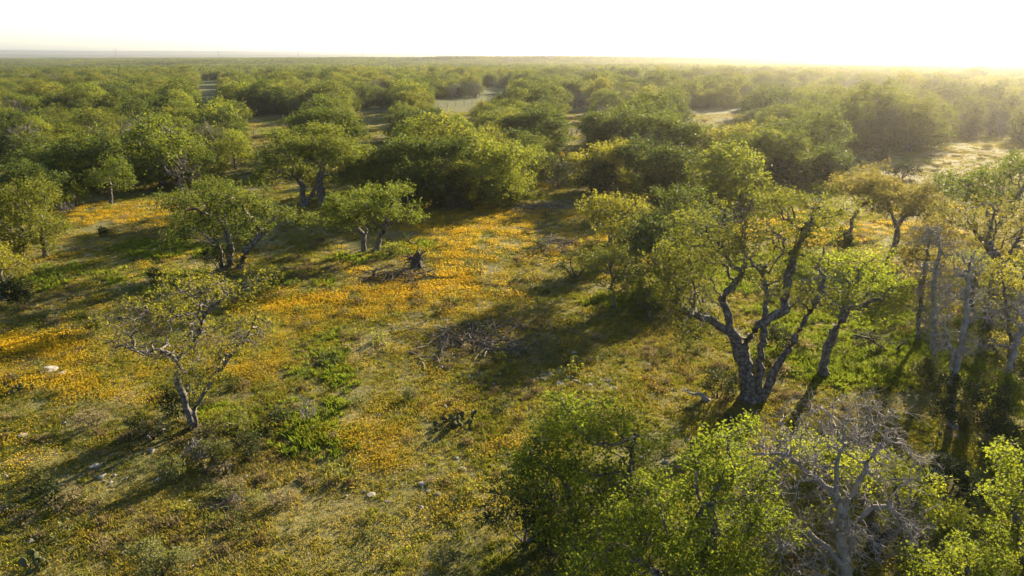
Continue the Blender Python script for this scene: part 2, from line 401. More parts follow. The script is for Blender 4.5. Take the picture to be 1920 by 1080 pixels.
#HEROES
def build_heroes():
    O = 'live_oak'
    hero(O, 'sparse yellow-leaved oak standing alone in the near meadow, low twin trunk', [[(365, 805), (350, 765), (336, 720), (333, 672)], [(365, 790), (366, 765), (385, 732), (405, 700)], [(333, 675), (300, 655), (262, 662)], [(405, 700), (442, 658), (478, 610)], [(350, 660), (372, 625), (385, 585), (420, 560)]],
         [(340, 545, 45, 30), (262, 600, 55, 30), (215, 650, 30, 26), (400, 540, 38, 22), (482, 532, 26, 12), (478, 620, 45, 30), (340, 620, 45, 36), (392, 690, 40, 36), (446, 650, 45, 36), (290, 655, 50, 24), (235, 575, 22, 14)],
         'yellow', .13, (7, .18, .08), 16, .24, 11, fill=1, jit=.5, twigs=3, r0=.005, leafp=.66, bark='bark')
    hero(O, 'big spreading oak with forked grey trunk and bare twisted lower limbs, right of the meadow', [[(1405, 750), (1400, 700), (1388, 655), (1372, 622)], [(1425, 748), (1455, 690), (1488, 640), (1512, 598), (1532, 560), (1545, 520)], [(1420, 745), (1424, 680), (1430, 620), (1438, 560), (1430, 510)], [(1372, 625), (1330, 600), (1290, 585)], [(1388, 660), (1420, 610), (1470, 582), (1510, 560)], [(1470, 580), (1478, 520), (1497, 460), (1520, 425)], [(1372, 625), (1355, 560), (1380, 530), (1400, 500)]],
         [(1290, 490, 48, 45), (1330, 430, 45, 36), (1400, 400, 46, 32), (1470, 375, 55, 24), (1540, 385, 46, 28), (1580, 402, 22, 18), (1262, 560, 36, 42), (1365, 500, 50, 36), (1500, 480, 36, 44), (1448, 436, 45, 36), (1300, 605, 45, 45), (1540, 560, 45, 36), (1410, 460, 40, 30), (1360, 445, 40, 30), (1270, 520, 40, 40), (1430, 540, 40, 30), (1520, 430, 40, 26)],
         'yellow', .32, (21, .20, .085), 13, .26, 12, jit=.5, twigs=1, r0=.008, leafp=.66)
    hero(O, 'bright green oak with a single trunk leaning right, beside the big forked oak', [[(1538, 705), (1550, 655), (1568, 612), (1592, 580)], [(1592, 582), (1622, 568), (1650, 560)], [(1575, 605), (1590, 545), (1620, 500), (1660, 470)]],
         [(1540, 500, 32, 32), (1600, 510, 46, 36), (1650, 540, 46, 36), (1580, 556, 46, 26), (1640, 590, 36, 22), (1688, 560, 24, 20)], 'lime', .20, (20, .22, .11), 9, .28, 13)
    hero(O, 'oak with two slim forking trunks between the small tree and the big forked oak', [[(1235, 550), (1233, 512), (1225, 485)], [(1241, 550), (1249, 505), (1257, 468)]],
         [(1200, 462, 42, 32), (1242, 440, 46, 36), (1215, 420, 36, 26), (1268, 470, 30, 24)], 'oak', .15, (20, .24, .13), 8, .3, 14, skirt=1)
    hero(O, 'oak with a light-tipped flat crown at the meadow edge, behind the two-trunked oak', [[(1147, 500), (1147, 465), (1140, 435)]],
         [(1125, 377, 28, 18), (1165, 386, 28, 18), (1130, 410, 32, 22), (1192, 400, 28, 18), (1160, 430, 32, 22)], 'yellow', .15, (20, .24, .14), 8, .3, 15, skirt=1)
    hero(O, 'slender-trunked oak with a broken flat top, left of the big forked oak', [[(1274, 515), (1276, 475), (1270, 440)], [(1276, 475), (1300, 455), (1318, 435)]],
         [(1260, 366, 38, 14), (1305, 366, 24, 14), (1280, 400, 42, 26), (1330, 420, 36, 26), (1300, 440, 36, 26)], 'oak', .15, (18, .24, .13), 8, .3, 16, skirt=1)
    hero(O, 'small grey-green tree with one thin stem in the shadow streaks mid meadow', [[(1152, 578), (1150, 548), (1147, 518)]],
         [(1150, 490, 42, 26), (1120, 510, 28, 18), (1185, 515, 24, 18)], 'oak', .08, (16, .20, .10), 10, .24, 17, fill=1, skirt=1)
    hero(O, 'arching oak with a leaning curved trunk on the far orange meadow', [[(1590, 455), (1597, 412), (1614, 386), (1640, 373)]],
         [(1590, 350, 30, 22), (1625, 336, 42, 20), (1665, 355, 28, 18), (1640, 362, 36, 22), (1610, 370, 26, 14)], 'rust', .15, (20, .25, .15), 8, .32, 18)
    hero(O, 'dark gnarled oak with three crooked limbs on the far orange meadow', [[(1679, 470), (1682, 432), (1680, 415)], [(1681, 420), (1700, 402), (1722, 402)], [(1680, 416), (1668, 395), (1660, 375)]],
         [(1670, 376, 32, 22), (1710, 366, 32, 20), (1740, 356, 24, 18), (1700, 392, 30, 16), (1652, 394, 18, 13), (1750, 390, 32, 22)], 'rust', .22, (18, .25, .15), 8, .32, 19, jit=.45)
    hero(O, 'rusty-leaved oak with a thick leaning trunk at the right edge', [[(1852, 640), (1856, 560), (1878, 495), (1902, 462)], [(1878, 497), (1850, 460), (1830, 440)]],
         [(1800, 396, 38, 22), (1850, 390, 46, 22), (1902, 400, 38, 26), (1820, 430, 46, 22), (1880, 440, 46, 28), (1780, 425, 28, 18), (1930, 430, 40, 36)], 'rust', .26, (14, .25, .12), 8, .3, 20, leafp=.7)
    hero(O, 'pale green domed oak behind the rusty-leaved oak at the right edge', [[(1858, 480), (1858, 430), (1850, 395)], [(1858, 440), (1890, 400), (1905, 370)]],
         [(1790, 346, 42, 22), (1850, 336, 42, 26), (1902, 322, 38, 32), (1832, 366, 52, 18), (1890, 366, 38, 22), (1945, 330, 40, 40)], 'olive', .22, (14, .26, .15), 8, .34, 21)
    hero('dead_tree', 'tall thin leafless tree with a straight pale stem, right of the leaning green oak', [[(1753, 700), (1750, 610), (1752, 520), (1762, 460), (1758, 425)]],
         [(1735, 440, 45, 24), (1790, 462, 36, 26), (1735, 520, 36, 40), (1775, 560, 30, 36), (1735, 610, 26, 30), (1770, 640, 20, 24)], 'oak', .11, None, 26, .2, 22, bark='deadbark', twigs=3, fill=1, jit=.45, r0=.004)
    hero('dead_tree', 'leafless twin-stemmed tree rising from dark junipers near the right edge', [[(1788, 800), (1787, 705), (1780, 640), (1768, 602)], [(1787, 705), (1803, 645), (1813, 572), (1816, 500)]],
         [(1755, 580, 26, 30), (1820, 490, 40, 36), (1842, 570, 34, 36), (1795, 540, 30, 34), (1760, 640, 26, 26), (1825, 650, 30, 26)], 'oak', .13, None, 30, .2, 23, bark='deadbark', twigs=3, fill=1, jit=.45, r0=.004)
    hero('dead_tree', 'crooked leafless tree leaning right at the right edge above the shrubs', [[(1882, 770), (1888, 700), (1905, 640), (1925, 600)]],
         [(1900, 590, 40, 40), (1950, 580, 40, 40), (1870, 640, 20, 26)], 'oak', .12, None, 26, .2, 24, bark='deadbark', twigs=3, fill=1, jit=.45, r0=.004)
    hero(O, 'slim half-bare tree with pale yellow tufts between the two bare stems at right', [[(1722, 640), (1726, 560), (1735, 500), (1745, 450)]],
         [(1745, 440, 40, 26), (1715, 480, 26, 26), (1768, 500, 26, 30), (1735, 540, 26, 26)], 'rust', .10, (7, .2, .09), 12, .24, 71, twigs=2, r0=.006)
    hero(O, 'thin leafy tree rising from the shrubs at the right edge', [[(1902, 720), (1896, 640), (1886, 570), (1880, 520)]],
         [(1880, 520, 36, 36), (1910, 560, 36, 36), (1860, 580, 26, 36), (1925, 620, 36, 40), (1890, 640, 30, 30)], 'yellow', .12, (7, .2, .085), 8, .24, 72, twigs=1, r0=.006, leafp=.6)
    hero(O, 'low spreading thin oak behind the bare stems at right', [[(1822, 610), (1824, 560), (1830, 520)]],
         [(1810, 500, 36, 24), (1850, 490, 36, 26), (1780, 520, 26, 20), (1835, 530, 36, 22)], 'olive', .11, (7, .22, .10), 8, .26, 73, twigs=1, r0=.006, leafp=.6)
    hero('dead_tree', 'large dead grey tree bare of leaves in front at bottom right', [[(1592, 1130), (1580, 1010), (1570, 920), (1568, 850)], [(1576, 960), (1604, 920), (1628, 868), (1660, 820)], [(1580, 1010), (1640, 945), (1690, 968), (1722, 1030), (1742, 1085)], [(1585, 1060), (1520, 1000), (1450, 980)], [(1570, 930), (1510, 880), (1470, 850)]],
         [(1560, 790, 115, 46), (1470, 870, 100, 70), (1420, 980, 80, 80), (1600, 860, 95, 62), (1690, 880, 60, 44), (1655, 985, 100, 62), (1540, 1010, 85, 72), (1620, 760, 60, 30)],
         'oak', .15, None, 24, .19, 25, bark='palewood', twigs=3, fill=1, jit=.48, r0=.0036, hi=300, depthk=.5)
    hero(O, 'bright green oak filling the bottom edge left of the dead grey tree', [[(1290, 1185), (1285, 1120), (1270, 1070)], [(1285, 1120), (1320, 1040), (1340, 980)], [(1285, 1130), (1230, 1070), (1180, 1040)]],
         [(1382, 812, 42, 32), (1312, 862, 48, 38), (1262, 930, 56, 36), (1182, 985, 64, 36), (1082, 1035, 56, 36), (1290, 1000, 76, 56), (1400, 900, 56, 46), (1150, 1062, 76, 36), (1350, 1070, 86, 56), (1440, 980, 50, 60)],
         'lime', .20, (49, .17, .075), 12, .22, 26, depthk=.55, leafr=2.2)
    hero(O, 'bright green oak just behind the dead grey tree', [[(1640, 1030), (1640, 990), (1635, 960)], [(1640, 1000), (1690, 975), (1710, 950)]],
         [(1700, 930, 56, 36), (1765, 980, 42, 28), (1640, 885, 48, 38), (1560, 880, 56, 46), (1490, 850, 46, 40), (1620, 950, 60, 40)],
         'lime', .18, (42, .18, .082), 11, .24, 27, depthk=.35)
    hero(O, 'bright green leafy oak cut off by the right edge near the bottom corner', [[(1935, 1140), (1930, 1080), (1920, 1020)]],
         [(1880, 862, 36, 36), (1902, 930, 48, 46), (1872, 1000, 46, 36), (1912, 1045, 50, 46), (1960, 900, 50, 60), (1970, 1020, 60, 60)], 'lime', .18, (42, .18, .078), 11, .24, 28, depthk=.5)
    hero(O, 'low bright green oak in the bottom right corner below the dead tree limb', [[(1790, 1180), (1788, 1130), (1780, 1090)]],
         [(1800, 1045, 56, 28), (1722, 1065, 46, 28), (1850, 1070, 40, 30), (1780, 1090, 60, 30)], 'lime', .14, (42, .17, .075), 12, .22, 29, depthk=.5)
    hero(O, 'yellow-green bushy oak at bottom centre above a dark juniper', [[(1078, 1036), (1078, 975), (1068, 915)], [(1085, 1030), (1150, 960), (1185, 880), (1188, 820)]],
         [(1060, 770, 34, 26), (1020, 812, 38, 28), (1112, 822, 38, 32), (1172, 782, 18, 18), (1192, 832, 38, 22), (1042, 872, 60, 40), (1000, 905, 42, 32), (1232, 842, 28, 22), (1132, 882, 42, 32), (1075, 810, 46, 34), (990, 860, 36, 30), (1080, 930, 60, 34)],
         'lime', .15, (42, .20, .080), 11, .24, 30, depthk=.55, skirt=1)
    hero(O, 'gnarled green oak with two trunks in the left meadow, dark juniper at its foot', [[(418, 505), (414, 474), (407, 452)], [(448, 502), (460, 472), (476, 456), (492, 438)], [(430, 500), (432, 460), (425, 430)]],
         [(330, 385, 32, 22), (390, 356, 38, 18), (430, 382, 42, 32), (490, 382, 24, 26), (372, 420, 46, 26), (450, 430, 46, 26), (490, 430, 20, 18), (540, 404, 28, 13), (580, 414, 18, 11), (342, 438, 28, 16)], 'oak', .24, (20, .25, .14), 8, .32, 31, jit=.42)
    hero(O, 'low spreading oak with a lime crown beside the uprooted stump', [[(705, 470), (710, 447), (726, 420)], [(683, 466), (680, 442), (672, 430)]],
         [(700, 361, 32, 16), (742, 361, 24, 14), (640, 386, 32, 22), (690, 396, 42, 26), (740, 396, 38, 22), (780, 410, 20, 11), (660, 420, 36, 16), (620, 400, 18, 14)], 'olive', .20, (26, .25, .14), 8, .32, 32)
    hero(O, 'massive old oak with a ring-shaped gap between its dark trunks', [[(570, 385), (567, 366), (568, 350), (558, 335)], [(606, 384), (602, 362), (598, 340), (604, 320)], [(571, 372), (588, 358), (597, 345)]],
         [(545, 266, 32, 22), (590, 280, 46, 30), (640, 290, 36, 30), (520, 300, 32, 26), (670, 310, 24, 26), (540, 328, 46, 20), (630, 328, 38, 20), (500, 335, 28, 16), (590, 250, 38, 18)], 'oak', .42, (24, .30, .18), 6, .38, 33)
    hero(O, 'tall oak rising right behind the massive ring-trunked oak', [[(612, 312), (612, 290), (612, 260)]],
         [(610, 221, 42, 16), (650, 236, 32, 18), (570, 236, 28, 16), (670, 256, 20, 14), (615, 250, 45, 18)], 'oak', .25, (24, .32, .2), 6, .42, 34)
    hero(O, 'small lollipop-shaped oak with a bare straight trunk before the left woodland', [[(208, 385), (208, 362), (206, 348)]],
         [(190, 335, 24, 18), (226, 320, 24, 22), (240, 345, 18, 13), (210, 310, 14, 13), (215, 345, 24, 13)], 'olive', .15, (20, .25, .15), 9, .34, 35)
    hero(O, 'oak with two leaning trunks at the left edge of the meadow', [[(36, 482), (41, 456), (46, 432)], [(86, 486), (83, 456), (78, 432)]],
         [(20, 402, 46, 32), (70, 402, 38, 26), (110, 430, 26, 22), (40, 364, 38, 26), (88, 372, 24, 18), (0, 440, 38, 26), (-40, 410, 40, 40)], 'yellow', .24, (20, .25, .14), 8, .32, 36, skirt=1)
    hero(O, 'shaggy oak behind the two leaning trunks at the left edge', [[(72, 390), (70, 370), (66, 350)]],
         [(50, 321, 32, 16), (90, 336, 28, 16), (70, 360, 36, 22), (110, 374, 18, 13), (20, 350, 30, 25)], 'oak', .2, (20, .28, .17), 8, .36, 37, skirt=1)
    hero(O, 'small round oak sapling between the lollipop oak and the left edge', [[(142, 388), (142, 378), (140, 368)]],
         [(140, 362, 18, 12), (128, 374, 14, 10), (152, 370, 12, 9)], 'lime', .08, (20, .2, .15), 12, .3, 38, fill=0)
    hero(O, 'half-dead oak cut by the left edge with juniper at its foot', [[(6, 562), (4, 535), (0, 512)]],
         [(12, 500, 36, 20), (32, 512, 22, 13), (-30, 490, 40, 30)], 'yellow', .2, (10, .24, .13), 9, .3, 39, twigs=1)
    # grove in the middle
    gm = [([(772, 385), (770, 360), (765, 335)], [(730, 292, 36, 26), (770, 281, 36, 24), (722, 338, 36, 26), (762, 330, 42, 28), (700, 315, 26, 26)], 'leftmost oak of the dense grove behind the low spreading oak', 'oak'),
          ([(815, 387), (812, 362), (815, 330)], [(820, 286, 32, 24), (860, 291, 32, 26), (830, 330, 46, 28), (800, 350, 36, 18)], 'middle oak of the dense grove, pale trunks showing in its shade', 'oak'),
          ([(900, 380), (902, 355), (905, 330)], [(910, 290, 32, 22), (940, 300, 32, 26), (890, 330, 42, 28), (960, 335, 32, 22), (985, 301, 20, 16), (970, 360, 24, 16), (930, 350, 40, 20)], 'rightmost oak of the dense grove, sunlit lime tips over the shaded grass', 'olive')]
    for i, (t, l, lab, m) in enumerate(gm): hero(O, lab, [t], l, m, .24, (21, .30, .21), 7, .38, 50 + i, skirt=1)
    gj = [([(1347, 395), (1350, 352), (1356, 320)], [(1360, 290, 32, 22), (1392, 310, 32, 18), (1330, 310, 28, 22), (1420, 330, 20, 13), (1372, 330, 32, 16), (1385, 350, 30, 12)], 'fork-trunked oak at the front of the right-hand grove, sun glowing through it', 'olive'),
          ([(1235, 375), (1232, 345), (1230, 320)], [(1210, 290, 42, 26), (1260, 300, 42, 26), (1225, 330, 42, 22), (1276, 345, 32, 22)], 'broad oak in the centre of the right-hand grove', 'oak'),
          ([(1150, 360), (1148, 335), (1145, 315)], [(1130, 290, 32, 18), (1172, 290, 32, 20), (1122, 320, 32, 18), (1160, 335, 36, 18), (1090, 300, 26, 14)], 'yellowish oak at the left end of the right-hand grove', 'yellow'),
          ([(1140, 300), (1138, 275), (1138, 255)], [(1130, 226, 28, 15), (1160, 241, 24, 16), (1110, 241, 24, 16), (1140, 262, 32, 16)], 'round oak behind the yellowish oak of the right-hand grove', 'oak'),
          ([(1265, 325), (1264, 300), (1262, 275)], [(1240, 236, 32, 17), (1290, 250, 32, 17), (1312, 266, 22, 17), (1260, 262, 36, 20)], 'tall-crowned oak at the back of the right-hand grove', 'oak'),
          ([(1388, 325), (1388, 300), (1386, 275)], [(1386, 246, 24, 15), (1360, 262, 28, 18), (1396, 276, 28, 18), (1340, 285, 24, 16)], 'thin-topped oak at the back right of the right-hand grove', 'yellow'),
          ([(1480, 350), (1478, 325), (1476, 305)], [(1450, 266, 32, 18), (1490, 271, 32, 20), (1470, 300, 42, 22), (1520, 300, 20, 22), (1480, 325, 40, 16)], 'dense round oak right of the right-hand grove, dark underneath', 'oak'),
          ([(1560, 345), (1560, 325), (1560, 310)], [(1560, 290, 26, 18), (1540, 315, 24, 18), (1576, 310, 16, 18), (1560, 328, 26, 12)], 'lone round oak at the edge of the shaded clearing', 'oak'),
          ([(790, 268), (790, 252), (790, 240)], [(760, 226, 28, 18), (800, 221, 32, 17), (840, 241, 24, 15), (770, 250, 36, 15), (820, 255, 30, 14)], 'rounded oak in front of the sunlit strip of pasture', 'oak'),
          ([(1000, 292), (1000, 270), (1000, 250)], [(960, 236, 32, 17), (1010, 226, 32, 18), (1040, 241, 22, 16), (1000, 256, 46, 17), (1000, 275, 46, 14)], 'broad oak above the gap between the two groves', 'oak')]
    for i, (t, l, lab, m) in enumerate(gj): hero(O, lab, [t], l, m, .24, (21, .32, .23), 6, .42, 60 + i, skirt=1)
build_heroes()
print('heroes', round(time.time() - T0, 1))

# ------------------------------------------------------------------ instanced ground cover and woodland
def source_collection(name, objs):
    c = bpy.data.collections.new(name)
    for o in objs: c.objects.link(o)
    return c
def scatter(name, pts, rotz, scl, idx, coll, label, cat, zs=None, tilt=None):
    n = len(pts); me = bpy.data.meshes.new(name); me.vertices.add(n)
    me.vertices.foreach_set('co', np.asarray(pts, np.float32).ravel())
    r = np.zeros((n, 3), np.float32); r[:, 2] = rotz
    if tilt is not None: r[:, :2] = tilt
    s = np.repeat(np.asarray(scl, np.float32)[:, None], 3, 1)
    if zs is not None: s[:, 2] *= zs
    a = me.attributes.new('rot', 'FLOAT_VECTOR', 'POINT'); a.data.foreach_set('vector', r.ravel())
    a = me.attributes.new('scl', 'FLOAT_VECTOR', 'POINT'); a.data.foreach_set('vector', s.ravel().astype(np.float32))
    a = me.attributes.new('idx', 'INT', 'POINT'); a.data.foreach_set('value', np.asarray(idx, np.int32))
    o = bpy.data.objects.new(name, me); COL.objects.link(o); tag(o, label, cat, kind='stuff')
    ng = bpy.data.node_groups.new(name + '_scatter', 'GeometryNodeTree')
    ng.interface.new_socket('Geometry', in_out='INPUT', socket_type='NodeSocketGeometry')
    ng.interface.new_socket('Geometry', in_out='OUTPUT', socket_type='NodeSocketGeometry')
    N = ng.nodes; L = ng.links
    gi, go = N.new('NodeGroupInput'), N.new('NodeGroupOutput')
    ci = N.new('GeometryNodeCollectionInfo'); ci.inputs['Collection'].default_value = coll
    ci.inputs['Separate Children'].default_value = True; ci.inputs['Reset Children'].default_value = True
    ip = N.new('GeometryNodeInstanceOnPoints'); ip.inputs['Pick Instance'].default_value = True
    def attr(nm, t):
        q = N.new('GeometryNodeInputNamedAttribute'); q.data_type = t; q.inputs['Name'].default_value = nm
        return [s for s in q.outputs if s.enabled and s.name == 'Attribute'][0]
    L.new(gi.outputs[0], ip.inputs['Points']); L.new(ci.outputs[0], ip.inputs['Instance'])
    L.new(attr('idx', 'INT'), ip.inputs['Instance Index'])
    e2r = N.new('FunctionNodeEulerToRotation'); L.new(attr('rot', 'FLOAT_VECTOR'), e2r.inputs[0]); L.new(e2r.outputs[0], ip.inputs['Rotation'])
    L.new(attr('scl', 'FLOAT_VECTOR'), ip.inputs['Scale']); L.new(ip.outputs[0], go.inputs[0])
    o.modifiers.new('scatter', 'NODES').node_group = ng
    return o

# --- woodland tree kinds
def dome_lobes(rng, Wd, Ht, n, skirt):
    lb = []
    for i in range(n):
        a = i * 2.4 + rng.uniform(-.5, .5); q = sqrt((i + .5) / n)
        z = Ht * (.86 - .42 * q * q) + rng.uniform(-.08, .06) * Ht; r = Wd * rng.uniform(.13, .20)
        lb.append(((cos(a) * q * Wd * .40, sin(a) * q * Wd * .40, z), (r, r, r * .72)))
    for i in range(skirt):
        a = rng.uniform(0, 2 * pi); r = Wd * rng.uniform(.14, .2)
        lb.append(((cos(a) * Wd * .33, sin(a) * Wd * .33, Ht * rng.uniform(.1, .40)), (r, r, r * .8)))
    return lb
def oak_kind(seed, Wd, Ht, n, skirt, leaf=(28, .36, .27), k=3.2, twigs=0):
    rng = np.random.default_rng(seed)
    lean = rng.normal(0, .25, 2); f = Ht * .34
    tr = [[(0, 0, -.2), (lean[0] * .5, lean[1] * .5, f * .5), (lean[0], lean[1], f)]]
    if rng.random() < .6: tr.append([(.12, .1, -.2), (-lean[0] + .4, .5, f * .6), (-lean[0] * 2 + .8, .9, f * 1.2)])
    parts, lv = grow_tree(seed, tr, dome_lobes(rng, Wd, Ht, n, skirt), .17 + .02 * rng.random(), step=.5, k=k, leaf=leaf, split=False, r0=.02 if not twigs else .011, twigs=twigs, hi=70)
    return parts[0][1], lv
def juniper_kind(seed, Wd, Ht, leaf=(28, .28, .20), n=16):
    rng = np.random.default_rng(seed); lb = []
    for i in range(n):
        t = (i + .5) / n; a = i * 2.4; z = Ht * (.1 + .8 * t); q = Wd * .5 * (1 - t) ** .7 * .62; r = Wd * (.24 - .12 * t)
        lb.append(((cos(a) * q, sin(a) * q, z), (r, r, r * 1.1)))
    parts, lv = grow_tree(seed, [[(0, 0, -.1), (.04, 0, Ht * .3), (0, .03, Ht * .8)]], lb, .11, step=.4, k=6, leaf=leaf, split=False, r0=.012, hi=60)
    return parts[0][1], lv
KINDS = []          # (trunk mesh, crown mesh or None, family)
def kind(fam, tv, lv, mat, bark='bark'):
    t = bpy.data.meshes.new(fam + '_trunk'); t.from_pydata(tv[0].astype(np.float32), [], tv[1].tolist()); t.materials.append(M[bark])
    t.polygons.foreach_set('use_smooth', [True] * len(t.polygons))
    c = None
    if lv is not None:
        c = bpy.data.meshes.new(fam + '_crown'); c.from_pydata(lv[0].astype(np.float32), [], lv[1].tolist()); c.materials.append(M[mat])
    KINDS.append((t, c, fam)); return len(KINDS) - 1
FAM = {'oak': [], 'lime': [], 'yellow': [], 'grey': [], 'cedar': []}
for i, (fam, Wd, Ht, n, sk) in enumerate([('oak', 7.5, 6.8, 15, 7), ('oak', 8.5, 7.2, 17, 8), ('oak', 6.2, 6.4, 12, 6), ('oak', 9.0, 6.6, 18, 9), ('lime', 7.2, 7.0, 14, 6), ('lime', 6.0, 6.0, 11, 7), ('lime', 8.2, 6.6, 16, 7), ('yellow', 7.0, 6.2, 14, 7), ('yellow', 8.4, 6.8, 17, 7)]):
    tv, lv = oak_kind(200 + i, Wd, Ht, n, sk + 5); FAM[fam].append(kind(fam, tv, lv, {'lime': 'olive', 'yellow': 'mellow'}.get(fam, fam)))
for i, (Wd, Ht) in enumerate([(6.5, 6.6), (5.5, 5.8), (7.2, 6.4)]):
    tv, lv = oak_kind(230 + i, Wd, Ht, 13, 3, leaf=None, k=3.2, twigs=3); FAM['grey'].append(kind('grey', tv, None, 'oak', 'greytwig'))
for i, (Wd, Ht) in enumerate([(3.6, 4.6), (4.6, 4.2), (3.0, 3.4)]):
    tv, lv = juniper_kind(240 + i, Wd, Ht); FAM['cedar'].append(kind('cedar', tv, lv, 'cedar'))
print('kinds', round(time.time() - T0, 1))

EDGE_U = [-900, -300, 0, 55, 75, 130, 240, 330, 455, 480, 690, 1000, 1012, 1085, 1100, 1430, 1500, 1575, 1585, 1640, 1720, 1900, 1960, 2100, 2600]
EDGE_V = [380, 330, 308, 308, 352, 362, 366, 360, 350, 348, 352, 350, 318, 318, 352, 352, 335, 330, 289, 287, 306, 303, 318, 340, 380]
CLEAR = [(-60, 300, 26, 336), (374, 150, 410, 192), (472, 218, 572, 290), (678, 203, 730, 264), (812, 185, 885, 216), (1062, 206, 1108, 300), (1290, 204, 1390, 248), (1590, 288, 1850, 352), (790, 110, 850, 113), (905, 164, 950, 178), (30, 118, 60, 121), (740, 124, 830, 127), (1380, 113, 1440, 116), (250, 114, 340, 116)]
def family_for(u, d, rng, x=0.0, y=0.0):
    r = float(np.clip((fbm(x / 17.0, y / 17.0, 131, 2) - .5) * 1.9 + .5, 0, .999)) if rng.random() < .6 else rng.random()
    if u > 1000: return 'grey' if r < .24 else 'cedar' if r < .34 else 'oak' if r < .78 else 'yellow' if r < .9 else 'lime'
    return 'grey' if r < .07 else 'cedar' if r < .16 else 'oak' if r < .45 else 'lime' if r < .75 else 'yellow'
def woodland():
    rng = np.random.default_rng(77); C = []
    s = 4.6
    for gx in np.arange(-560, 640, s):
        ys = np.arange(30, 520, s); n = len(ys)
        x = gx + rng.uniform(-.45, .45, n) * s; y = ys + rng.uniform(-.45, .45, n) * s
        for a, b in zip(x, y):
            d = math.hypot(a, b)
            if d > 470 or abs(math.atan2(a, b)) > radians(62): continue
            C.append((a, b, d))
    C = np.array(C); Z = terrain(C[:, 0], C[:, 1])
    u, v = project(np.stack([C[:, 0], C[:, 1], Z], -1))
    edge = np.interp(u, EDGE_U, EDGE_V) + (vnoise(u / 40, u * 0, 5) - .5) * 10
    keep = v < edge
    scl = rng.uniform(.55, 1.0, len(C)) * rng.uniform(.85, 1.2, len(C)) * (.85 + .5 * fbm(C[:, 0] / 30.0, C[:, 1] / 30.0, 151, 2))
    scl = np.where((u > 1430) & (v > edge - 22), np.maximum(scl, .85) * 1.25, scl)  # height added to the right-hand edge trees so they shade the clearing
    _, vt = project(np.stack([C[:, 0], C[:, 1], Z + 6.2 * scl], -1)); hw = 3.0 * scl * FPX / np.maximum(C[:, 1], 1)
    for (a, b, c, e) in CLEAR: keep &= ~((u + hw * .9 > a) & (u - hw * .9 < c) & (vt < e) & (v > b))
    gap = fbm(C[:, 0] / 38.0, C[:, 1] / 38.0, 21, 3)
    keep &= (gap > .30)
    ids = np.nonzero(keep)[0]; ids = ids[np.argsort(C[ids, 2])]
    ang = np.abs(np.arctan2(C[ids, 0], C[ids, 1]))
    inview = (u[ids] > -40) & (u[ids] < 1960)
    front = ids[inview][:245]; rest = np.array([i for i in ids if i not in set(front.tolist())])
    ZONES = [(-99, 470, 'left', 'the closed woodland at left'), (470, 1050, 'middle', 'the woodland beyond the pasture strips in the middle'), (1050, 9999, 'right', 'the hazy woodland at right')]
    nm = {'oak': ('live_oak', 'green round-crowned oak'), 'lime': ('live_oak', 'bright lime-green oak'), 'yellow': ('live_oak', 'yellowish oak'), 'grey': ('bare_tree', 'grey leafless tree'), 'cedar': ('juniper', 'dark bushy juniper')}
    LM = [(10, 'the shaggy oak at the left edge'), (140, 'the small round sapling'), (208, 'the lollipop-shaped oak'), (300, 'the gap right of the lollipop oak'), (400, 'the gnarled two-trunked oak'), (500, 'the left flank of the ring-trunked oak'), (600, 'the massive ring-trunked oak'), (700, 'the low spreading oak'), (800, 'the middle grove oak'), (910, 'the rightmost grove oak'), (1040, 'the gap between the groves'), (1150, 'the yellowish right-grove oak'), (1250, 'the broad right-grove oak'), (1360, 'the fork-trunked right-grove oak'), (1480, 'the dense round oak'), (1565, 'the lone round oak'), (1650, 'the arching oak'), (1740, 'the gnarled oak on the far meadow'), (1840, 'the pale domed oak'), (1930, 'the right edge')]
    ORD = ['first', 'second', 'third', 'fourth', 'fifth', 'sixth', 'seventh', 'eighth', 'ninth', 'tenth', 'eleventh', 'twelfth', 'thirteenth', 'fourteenth', 'fifteenth', 'sixteenth', 'seventeenth', 'eighteenth', 'nineteenth', 'twentieth', 'twenty-first', 'twenty-second', 'twenty-third', 'twenty-fourth', 'twenty-fifth', 'twenty-sixth', 'twenty-seventh', 'twenty-eighth', 'twenty-ninth', 'thirtieth']; RANK = {}
    for i in front:
        fam = family_for(u[i], C[i, 2], rng, C[i, 0], C[i, 1]); k = FAM[fam][rng.integers(len(FAM[fam]))]; t, c, _ = KINDS[k]
        z = [q for q in ZONES if q[0] <= u[i] < q[1]][0]
        depth = 'at the front of ' if v[i] > edge[i] - 14 else 'within '
        e = empty(nm[fam][0], (C[i, 0], C[i, 1], Z[i]), rng.uniform(0, 6.28), scl[i]); e.scale[2] *= rng.uniform(.85, 1.12)
        lm = min(LM, key=lambda q: abs(q[0] - u[i]))[1]; rk = RANK.get(lm, 0); RANK[lm] = rk + 1
        tag(e, nm[fam][1] + ', ' + (ORD[rk] if rk < len(ORD) else 'farthest') + ' tree back behind ' + lm, 'tree', 'trees of ' + z[3])
        for pn, me in (('trunk', t), ('crown', c)):
            if me:
                o = bpy.data.objects.new(pn, me); COL.objects.link(o); o.parent = e
                if pn == 'crown': o['kind'] = 'stuff'
    # the rest of the wood reads as one mass
    src = []
    for j, (t, c, f) in enumerate(KINDS):
        # one source per kind: trunk and crown joined
        V1 = np.zeros(len(t.vertices) * 3, np.float32); t.vertices.foreach_get('co', V1); V1 = V1.reshape(-1, 3)
        F = [tuple(p.vertices) for p in t.polygons]; nF = len(F); V = V1
        if c:
            V2 = np.zeros(len(c.vertices) * 3, np.float32); c.vertices.foreach_get('co', V2); V2 = V2.reshape(-1, 3)
            F = F + (np.arange(len(V2)).reshape(-1, 4) + len(V1)).tolist(); V = np.concatenate([V1, V2])
        o = mesh_obj('woodland_tree_%02d' % j, V, F, t.materials[0], link=False)
